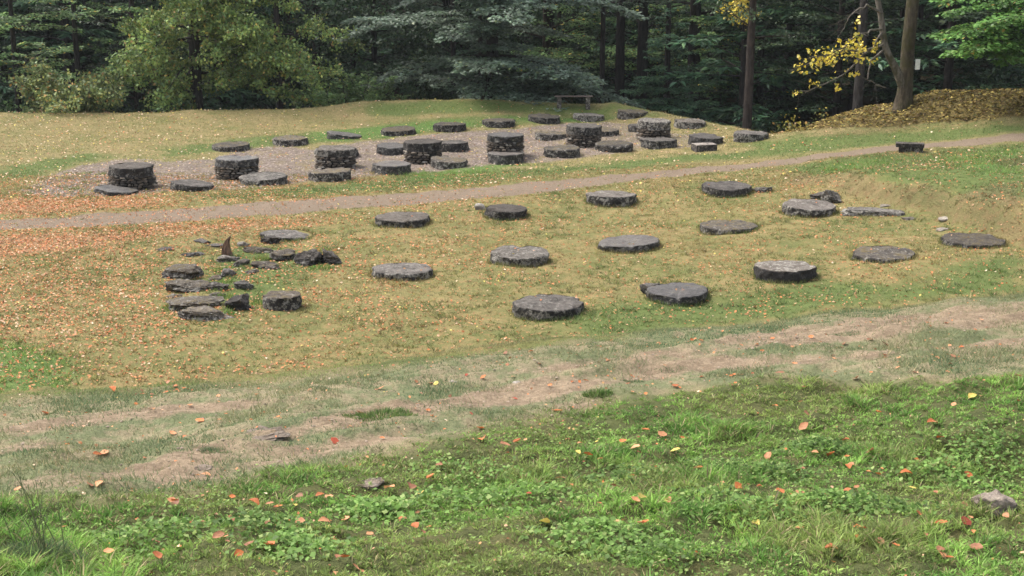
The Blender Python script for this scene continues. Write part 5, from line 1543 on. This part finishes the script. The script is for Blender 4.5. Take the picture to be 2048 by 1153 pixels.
# understorey
us = [make_shrub('understorey_bush', (-20, 75, 0), 311, 3.0, 3.6, 'layer', P_DARK, .2, 16, (4, 26), group='understorey bushes in the forest'),
      make_shrub('understorey_bush', (-15, 74, 0), 312, 2.4, 3.2, 'clump', P_DARK, .2, 14, (4, 24), group='understorey bushes in the forest')]
for o in us:
    o.location.z = H1(o.location.x, o.location.y)
    tag(o, 'dark understorey bush ' + zone(o.location.x, o.location.y), 'shrub')
for j in range(90):
    Y_ = fr.uniform(70, 100) if j < 60 else fr.uniform(98, 112); X_ = fr.uniform(-.43, .43) * Y_
    if 4.0 < X_ < 17 and Y_ < 72: continue
    copy_tree(us[j % 2], (X_, Y_, H1(X_, Y_) - .1), fr.random() * 6.28, fr.uniform(.8, 1.4), 'dark understorey bush ' + zone(X_, Y_), 'shrub', 'understorey bushes in the forest')
for (X_, Y_, sc) in ((10.2, 61.5, .5), (11.6, 64, .7), (13.4, 62.5, .55), (14.8, 60.5, .5), (16.5, 60, .6), (12.4, 67, .9), (18.5, 59.5, .7), (20.5, 58.5, .8), (9.0, 65.5, .8), (22.5, 57.5, .8)):
    copy_tree(us[fr.randrange(2)], (X_, Y_, H1(X_, Y_) - .1), fr.random() * 6.28, sc, 'small dark bush in the hollow ' + zone(X_, Y_), 'shrub', 'understorey bushes in the forest')

# ------------------------------------------------------------------ foreground plants and single fallen leaves
def tuft(name, loc, seed, n, hgt, spread, cols, wid=0.005, label='', stalks=0, cat='grass tuft', group=None):
    rng = np.random.default_rng(seed)
    a = rng.random(n) * 2 * np.pi; rr_ = spread * np.sqrt(rng.random(n))
    b = np.stack([rr_ * np.cos(a), rr_ * np.sin(a) * .55, np.full(n, -.01)], 1)
    gx_ = loc[0] + b[:, 0]; gy_ = loc[1] + b[:, 1]
    b[:, 2] += height(gx_, gy_) - loc[2]
    h_ = hgt * (.5 + .6 * rng.random(n)) * (1 - .5 * rr_ / spread)
    la = a + rng.normal(0, .7, n)
    ld = np.stack([np.cos(la), np.sin(la), np.zeros(n)], 1) * (h_ * rng.uniform(.15, .75, n))[:, None]
    sa = rng.random(n) * 6.28
    s = np.stack([np.cos(sa), np.sin(sa), np.zeros(n)], 1) * (wid * rng.uniform(.6, 1.2, n))[:, None] * .5
    m = b + ld * .35 + np.array([0, 0, 1]) * (h_ * .6)[:, None]
    t = b + ld + np.array([0, 0, 1]) * (h_ * (1 - .2 * rng.random(n)))[:, None]
    V = np.stack([b - s, b + s, m + s * .8, m - s * .8, t], 1).reshape(-1, 3)
    i = np.arange(n)[:, None] * 5
    F = np.concatenate([i + np.array([[0, 1, 2]]), i + np.array([[0, 2, 3]]), i + np.array([[3, 2, 4]])])
    c = pal_pick(rng, cols, n, .35)
    root = empty(name, loc)
    tag(mobj('blades', np_mesh('blades', V, F, MAT_GRASS, np.repeat(c, 5, 0)), root), kind='stuff')
    if stalks:
        st = Geo(); lv = Leaves()
        for k in range(stalks):
            a_ = rng.uniform(-.5, .5); L = rng.uniform(.35, .62)
            tt_ = np.linspace(0, 1, 7)
            p = np.stack([rng.normal(0, .08) + L * math.sin(a_) * tt_ ** 1.3, rng.normal(0, .05) + 0 * tt_, L * tt_ * math.cos(a_)], 1)
            st.tube(p, np.linspace(.004, .002, 7), 3)
            for q in range(9):
                f = .5 + .5 * q / 9
                c0 = np.array([np.interp(f, tt_, p[:, j]) for j in range(3)])
                d = rng.normal(0, .03, 3) + np.array([0, 0, .02])
                st.tube(np.stack([c0, c0 + d * .6, c0 + d]), (.0016, .0014, .001), 3)
                lv.add(np.array([c0 + d]), rng.normal(0, 1, (1, 3)), rng.normal(0, 1, (1, 3)), np.array([.010]), np.array([.3]), np.array([[.12, .11, .07]]))
        g = NT('dry_stalk') if 'dry_stalk' not in bpy.data.materials else None
        mt = g.done(g.principled((.10, .12, .05), .8)) if g else bpy.data.materials['dry_stalk']
        tag(mobj('stalks', st.mesh('stalks', mt), root), kind='stuff')
        tag(mobj('seed_heads', lv.mesh('seed_heads', MAT_GRASS), root), kind='stuff')
    tag(root, label, cat, group)
    return root

G_DARK = [((.085, .15, .04), 4), ((.13, .21, .055), 3), ((.22, .25, .09), 1)]
G_BLUE = [((.11, .165, .08), 4), ((.15, .21, .10), 3), ((.28, .25, .13), 1)]
TL = ['dark green grass tuft on the bare earth of the trail, widest of the tufts', 'rounded grass tuft above the bare hollow in the trail',
      'grass tuft on the crest of the trail right of centre', 'grass tuft by the bare rut at the right of the trail', 'small grass tuft on the trail left of the rounded tuft',
      'grass tuft on the trail left of centre', 'grass tuft on the crest at far left', 'broad grass tuft at the left edge of the trail', 'thin grass tuft on the trail below the crest', 'grass tuft left below the bedrock outcrop']
TS = [(700, .10, .38), (300, .10, .17), (260, .05, .26), (260, .05, .22), (160, .05, .14), (200, .05, .18), (240, .06, .3), (300, .06, .35), (160, .05, .2), (200, .06, .16)]
for i, (x_, y_, _) in enumerate(TUFTS):
    n_, h_, s_ = TS[i]
    tuft('grass_tuft', (x_, y_, H1(x_, y_)), 600 + i, n_ * 2, h_, s_, G_DARK if i in (0, 1) else G_BLUE, .006, TL[i], group='grass tufts on the trail')
x_, y_, _ = TALL_GRASS[0]
tuft('tall_grass_clump', (x_, y_, H1(x_, y_)), 640, 1500, .24, .26, G_BLUE, .007, 'tall grass clump with dry seed stalks in the bottom left corner', 14)
# tall grass growing between the tumbled stones
for i, (x_, y_) in enumerate([(-6.95, 32.6), (-6.75, 31.4), (-6.3, 29.9), (-6.05, 28.3), (-5.35, 29.3), (-6.15, 33.9), (-7.2, 28.9), (-4.6, 32.7)]):
    tuft('stone_grass_tuft', (x_, y_, H1(x_, y_)), 660 + i, 160, .20, .30, [((.11, .20, .045), 4), ((.17, .26, .06), 3), ((.30, .26, .10), 1)], .014,
         'green grass tuft growing between the tumbled stones', cat='grass tuft', group='grass between the tumbled stones')

# broad-leaved ground cover in patches (uncountable)
rng = np.random.default_rng(14)
LVc = Leaves()
for (cx_, cy_, _) in CLOVER:
    n = int(rng.integers(260, 620))
    wx_, wy_ = rng.uniform(.16, .34), rng.uniform(.12, .26)
    x = cx_ + rng.normal(0, wx_, n); y = cy_ + rng.normal(0, wy_, n)
    k = sample(M_fgreen, x, y) > .5; x, y = x[k], y[k]; n = len(x)
    q = np.exp(-((x - cx_) / wx_) ** 2 * .7 - ((y - cy_) / wy_) ** 2 * .7)
    z = height(x, y) + .015 + (.03 + .085 * q) * rng.random(n) ** .6
    c = np.array([.155, .265, .060]) * rng.uniform(.7, 1.2) * (.5 + .9 * rng.random((n, 1))); c[rng.random(n) < .12] = (.31, .40, .13)
    LVc.add(np.stack([x, y, z], 1), rng.normal(0, 1, (n, 3)) * np.array([1, 1, .35]), rng.normal(0, .45, (n, 3)) + np.array([0, -.25, 1]), rng.uniform(.024, .058, n) * rng.uniform(.75, 1.15), np.full(n, .40), c)
x, y = scatter(rng, 26000, 7, 13, .42, .4)
k = rng.random(len(x)) < sample(M_fgreen, x, y) * (.2 + .8 * sstep(.42, .62, fbm(x, y, 1.2, 3, 95))); x, y = x[k], y[k]; n = len(x)
LVc.add(np.stack([x, y, height(x, y) + .01 + .04 * rng.random(n)], 1), rng.normal(0, 1, (n, 3)) * np.array([1, 1, .3]), rng.normal(0, .4, (n, 3)) + np.array([0, -.2, 1]), rng.uniform(.010, .036, n), np.full(n, .42),
        np.array([.20, .30, .072]) * (.5 + .9 * rng.random((n, 1))))
tag(mobj('ground_cover', LVc.mesh('ground_cover', MAT_GRASS)), 'broad leaved green ground cover among the foreground grass', 'ground cover', kind='stuff')

# single fallen leaves, the largest in view
def leaf_mesh(seed, kind):
    r = random.Random(seed)
    n = 7
    V = []; F = []
    c1 = r.uniform(-.5, .5); c2 = r.uniform(.1, .5)
    for i in range(n):
        t = i / (n - 1)
        w = .36 * math.sin(math.pi * min(1, t * .97 + .03)) ** .75 * (1 + .12 * math.sin(i * 2.3 + seed))
        for s in (-1, 0, 1):
            V.append((t - .5, s * w, c1 * (t - .5) ** 2 + c2 * (abs(s) * w) + r.uniform(-.02, .02)))
    for i in range(n - 1):
        for k in range(2):
            F.append((i * 3 + k, i * 3 + k + 1, i * 3 + k + 4, i * 3 + k + 3))
    me = bpy.data.meshes.new('fallen_leaf'); me.from_pydata(V, [], F)
    me.polygons.foreach_set('use_smooth', np.ones(len(F), dtype=bool))
    return me

def fallen_material(name, a, b):
    g = NT(name)
    tc = g.n('TexCoord').outputs['Object']
    inf = g.n('ObjectInfo').outputs['Random']
    n1 = g.noise(tc, 3.0, 4, .6)
    c = g.mix(g.ramp(n1, .35, .7), a, b)
    hs = g.n('HueSaturation'); g.set(hs.inputs['Color'], c); g.set(hs.inputs['Value'], g.math('MULTIPLY_ADD', inf, .6, .7))
    p = g.principled(hs.outputs[0], .6, None, .3)
    t = g.n('BsdfTranslucent'); g.set(t.inputs[0], hs.outputs[0])
    ms = g.n('MixShader'); ms.inputs[0].default_value = .2
    g.t.links.new(p, ms.inputs[1]); g.t.links.new(t.outputs[0], ms.inputs[2])
    return g.done(ms.outputs[0])
LM = [('orange', fallen_material('orange_leaf', (.52, .17, .05), (.40, .11, .035))), ('brown', fallen_material('brown_leaf', (.36, .16, .08), (.22, .09, .045))),
      ('pale pinkish', fallen_material('pale_leaf', (.56, .27, .13), (.46, .19, .085))), ('red', fallen_material('red_leaf', (.40, .075, .035), (.30, .06, .03))),
      ('yellow', fallen_material('yellow_leaf', (.55, .45, .10), (.48, .34, .08)))]
lmeshes = []
for m_ in range(len(LM)):
    for v_ in range(3):
        me = leaf_mesh(m_ * 10 + v_, 0); me.materials.append(LM[m_][1]); lmeshes.append(me)
fr = random.Random(31)
spots = list(LEAF_SPOTS)
rngl = np.random.default_rng(15)
while len(spots) < 300:
    u = rngl.random(); y_ = math.sqrt(7.4 ** 2 + u * (18 ** 2 - 7.4 ** 2)); x_ = (rngl.random() * 2 - 1) * y_ * .38
    if y_ > near_edge(x_) + .2: continue
    if y_ < 13.5 and rngl.random() < .55:
        cc = spots[int(rngl.random() * len(LEAF_SPOTS))]; x_ = cc[0] + rngl.normal(0, .22); y_ = cc[1] + rngl.normal(0, .22)
        if y_ > near_edge(x_) + .2: continue
    if rngl.random() < (1.0 if x_ > -1 else .6):
        spots.append((x_, y_))
for i, (x_, y_) in enumerate(spots):
    k_ = fr.choices(range(5), (36, 24, 32, 4, 4))[0]
    o = bpy.data.objects.new('fallen_leaf', lmeshes[k_ * 3 + fr.randrange(3)])
    s_ = fr.uniform(.065, .115) if i < len(LEAF_SPOTS) else fr.uniform(.035, .075)
    tr_ = sample(M_trail, np.array([x_]), np.array([y_]))[0]
    o.location = (x_, y_, H1(x_, y_) + (.014 if tr_ > .5 else fr.uniform(.035, .07)))
    o.scale = (s_, s_ * fr.uniform(.85, 1.2), s_ * fr.uniform(.6, 1.3))
    o.rotation_euler = (fr.gauss(0, .25) + .1, fr.gauss(0, .25), fr.random() * 6.28)
    link(o)
    tag(o, '%s fallen leaf lying %s' % (LM[k_][0], ('on the left stretch of the worn trail' if x_ < -1.2 else 'on the middle of the worn trail' if x_ < 2 else 'on the right stretch of the worn trail') if tr_ > .5 else ('in the grass at bottom left' if x_ < -1 else 'in the grass at bottom centre' if x_ < 1 else 'in the grass right of bottom centre' if x_ < 2.4 else 'in the grass near the rock at the right edge')), 'leaf', 'fallen leaves in the foreground', 'thing')

# the many smaller leaves of the foreground
rng = np.random.default_rng(17)
x, y = scatter(rng, 2600, 7.0, 19.0, .42, .4)
k = (y < near_edge(x)) & (rng.random(len(x)) < .25 + .5 * sstep(.45, .65, fbm(x, y, .8, 2, 97)))
x, y = x[k], y[k]
V, F, C = leaf_quads(rng, x, y, .022 + .03 * rng.random(len(x)) ** 2, PAL_LEAF, np.array([.26, .26, .2, .06, .18, .02, .02]), .02)
tag(mobj('small_fallen_leaves', np_mesh('small_fallen_leaves', V, F, MAT_LITTER, C)), 'many small fallen leaves in the foreground grass and on the trail', 'leaf litter', kind='stuff')

# small leaves caught on top of the low discs
rng = np.random.default_rng(16)
tx, ty, tz = [], [], []
for (key, dx, dy, D, h) in DRUMS:
    if key[0] in 'ABC':
        for _ in range(int(rng.integers(1, 6))):
            a_ = rng.random() * 6.28; r_ = D * .42 * math.sqrt(rng.random())
            tx.append(dx + r_ * math.cos(a_)); ty.append(dy + r_ * math.sin(a_)); tz.append(h + .005)
tx = np.array(tx); ty = np.array(ty); tz = np.array(tz)
V, F, C = leaf_quads(rng, tx, ty, .05 + .03 * rng.random(len(tx)), PAL_LEAF, WT, .01)
V[:, 2] += np.repeat(tz, 4)
tag(mobj('disc_top_leaves', np_mesh('disc_top_leaves', V, F, MAT_LITTER, C)), 'few small leaves caught on top of the low stone discs', 'leaf litter', kind='stuff')

# ------------------------------------------------------------------ thin damp air over the clearing and the wood
g = NT('damp_air')
pv = g.n('VolumePrincipled')
pv.inputs['Color'].default_value = (0.80, 0.86, 0.90, 1)
pv.inputs['Density'].default_value = 0.00017
pv.inputs['Anisotropy'].default_value = 0.2
g.t.links.new(pv.outputs[0], g.out.inputs['Volume'])
hb = bmesh.new(); bmesh.ops.create_cube(hb, size=1.0)
for v in hb.verts:
    v.co = (v.co.x * 6600, 180 + v.co.y * 520, 40 + v.co.z * 93)
hm = bpy.data.meshes.new('haze'); hb.to_mesh(hm); hb.free(); hm.materials.append(g.m)
tag(mobj('haze', hm), 'thin pale haze in the air over the clearing', 'haze', kind='stuff')

# everything with a category that is not stuff is a thing
for o in bpy.data.objects:
    if o.parent is None and 'category' in o and 'kind' not in o:
        o['kind'] = 'thing'
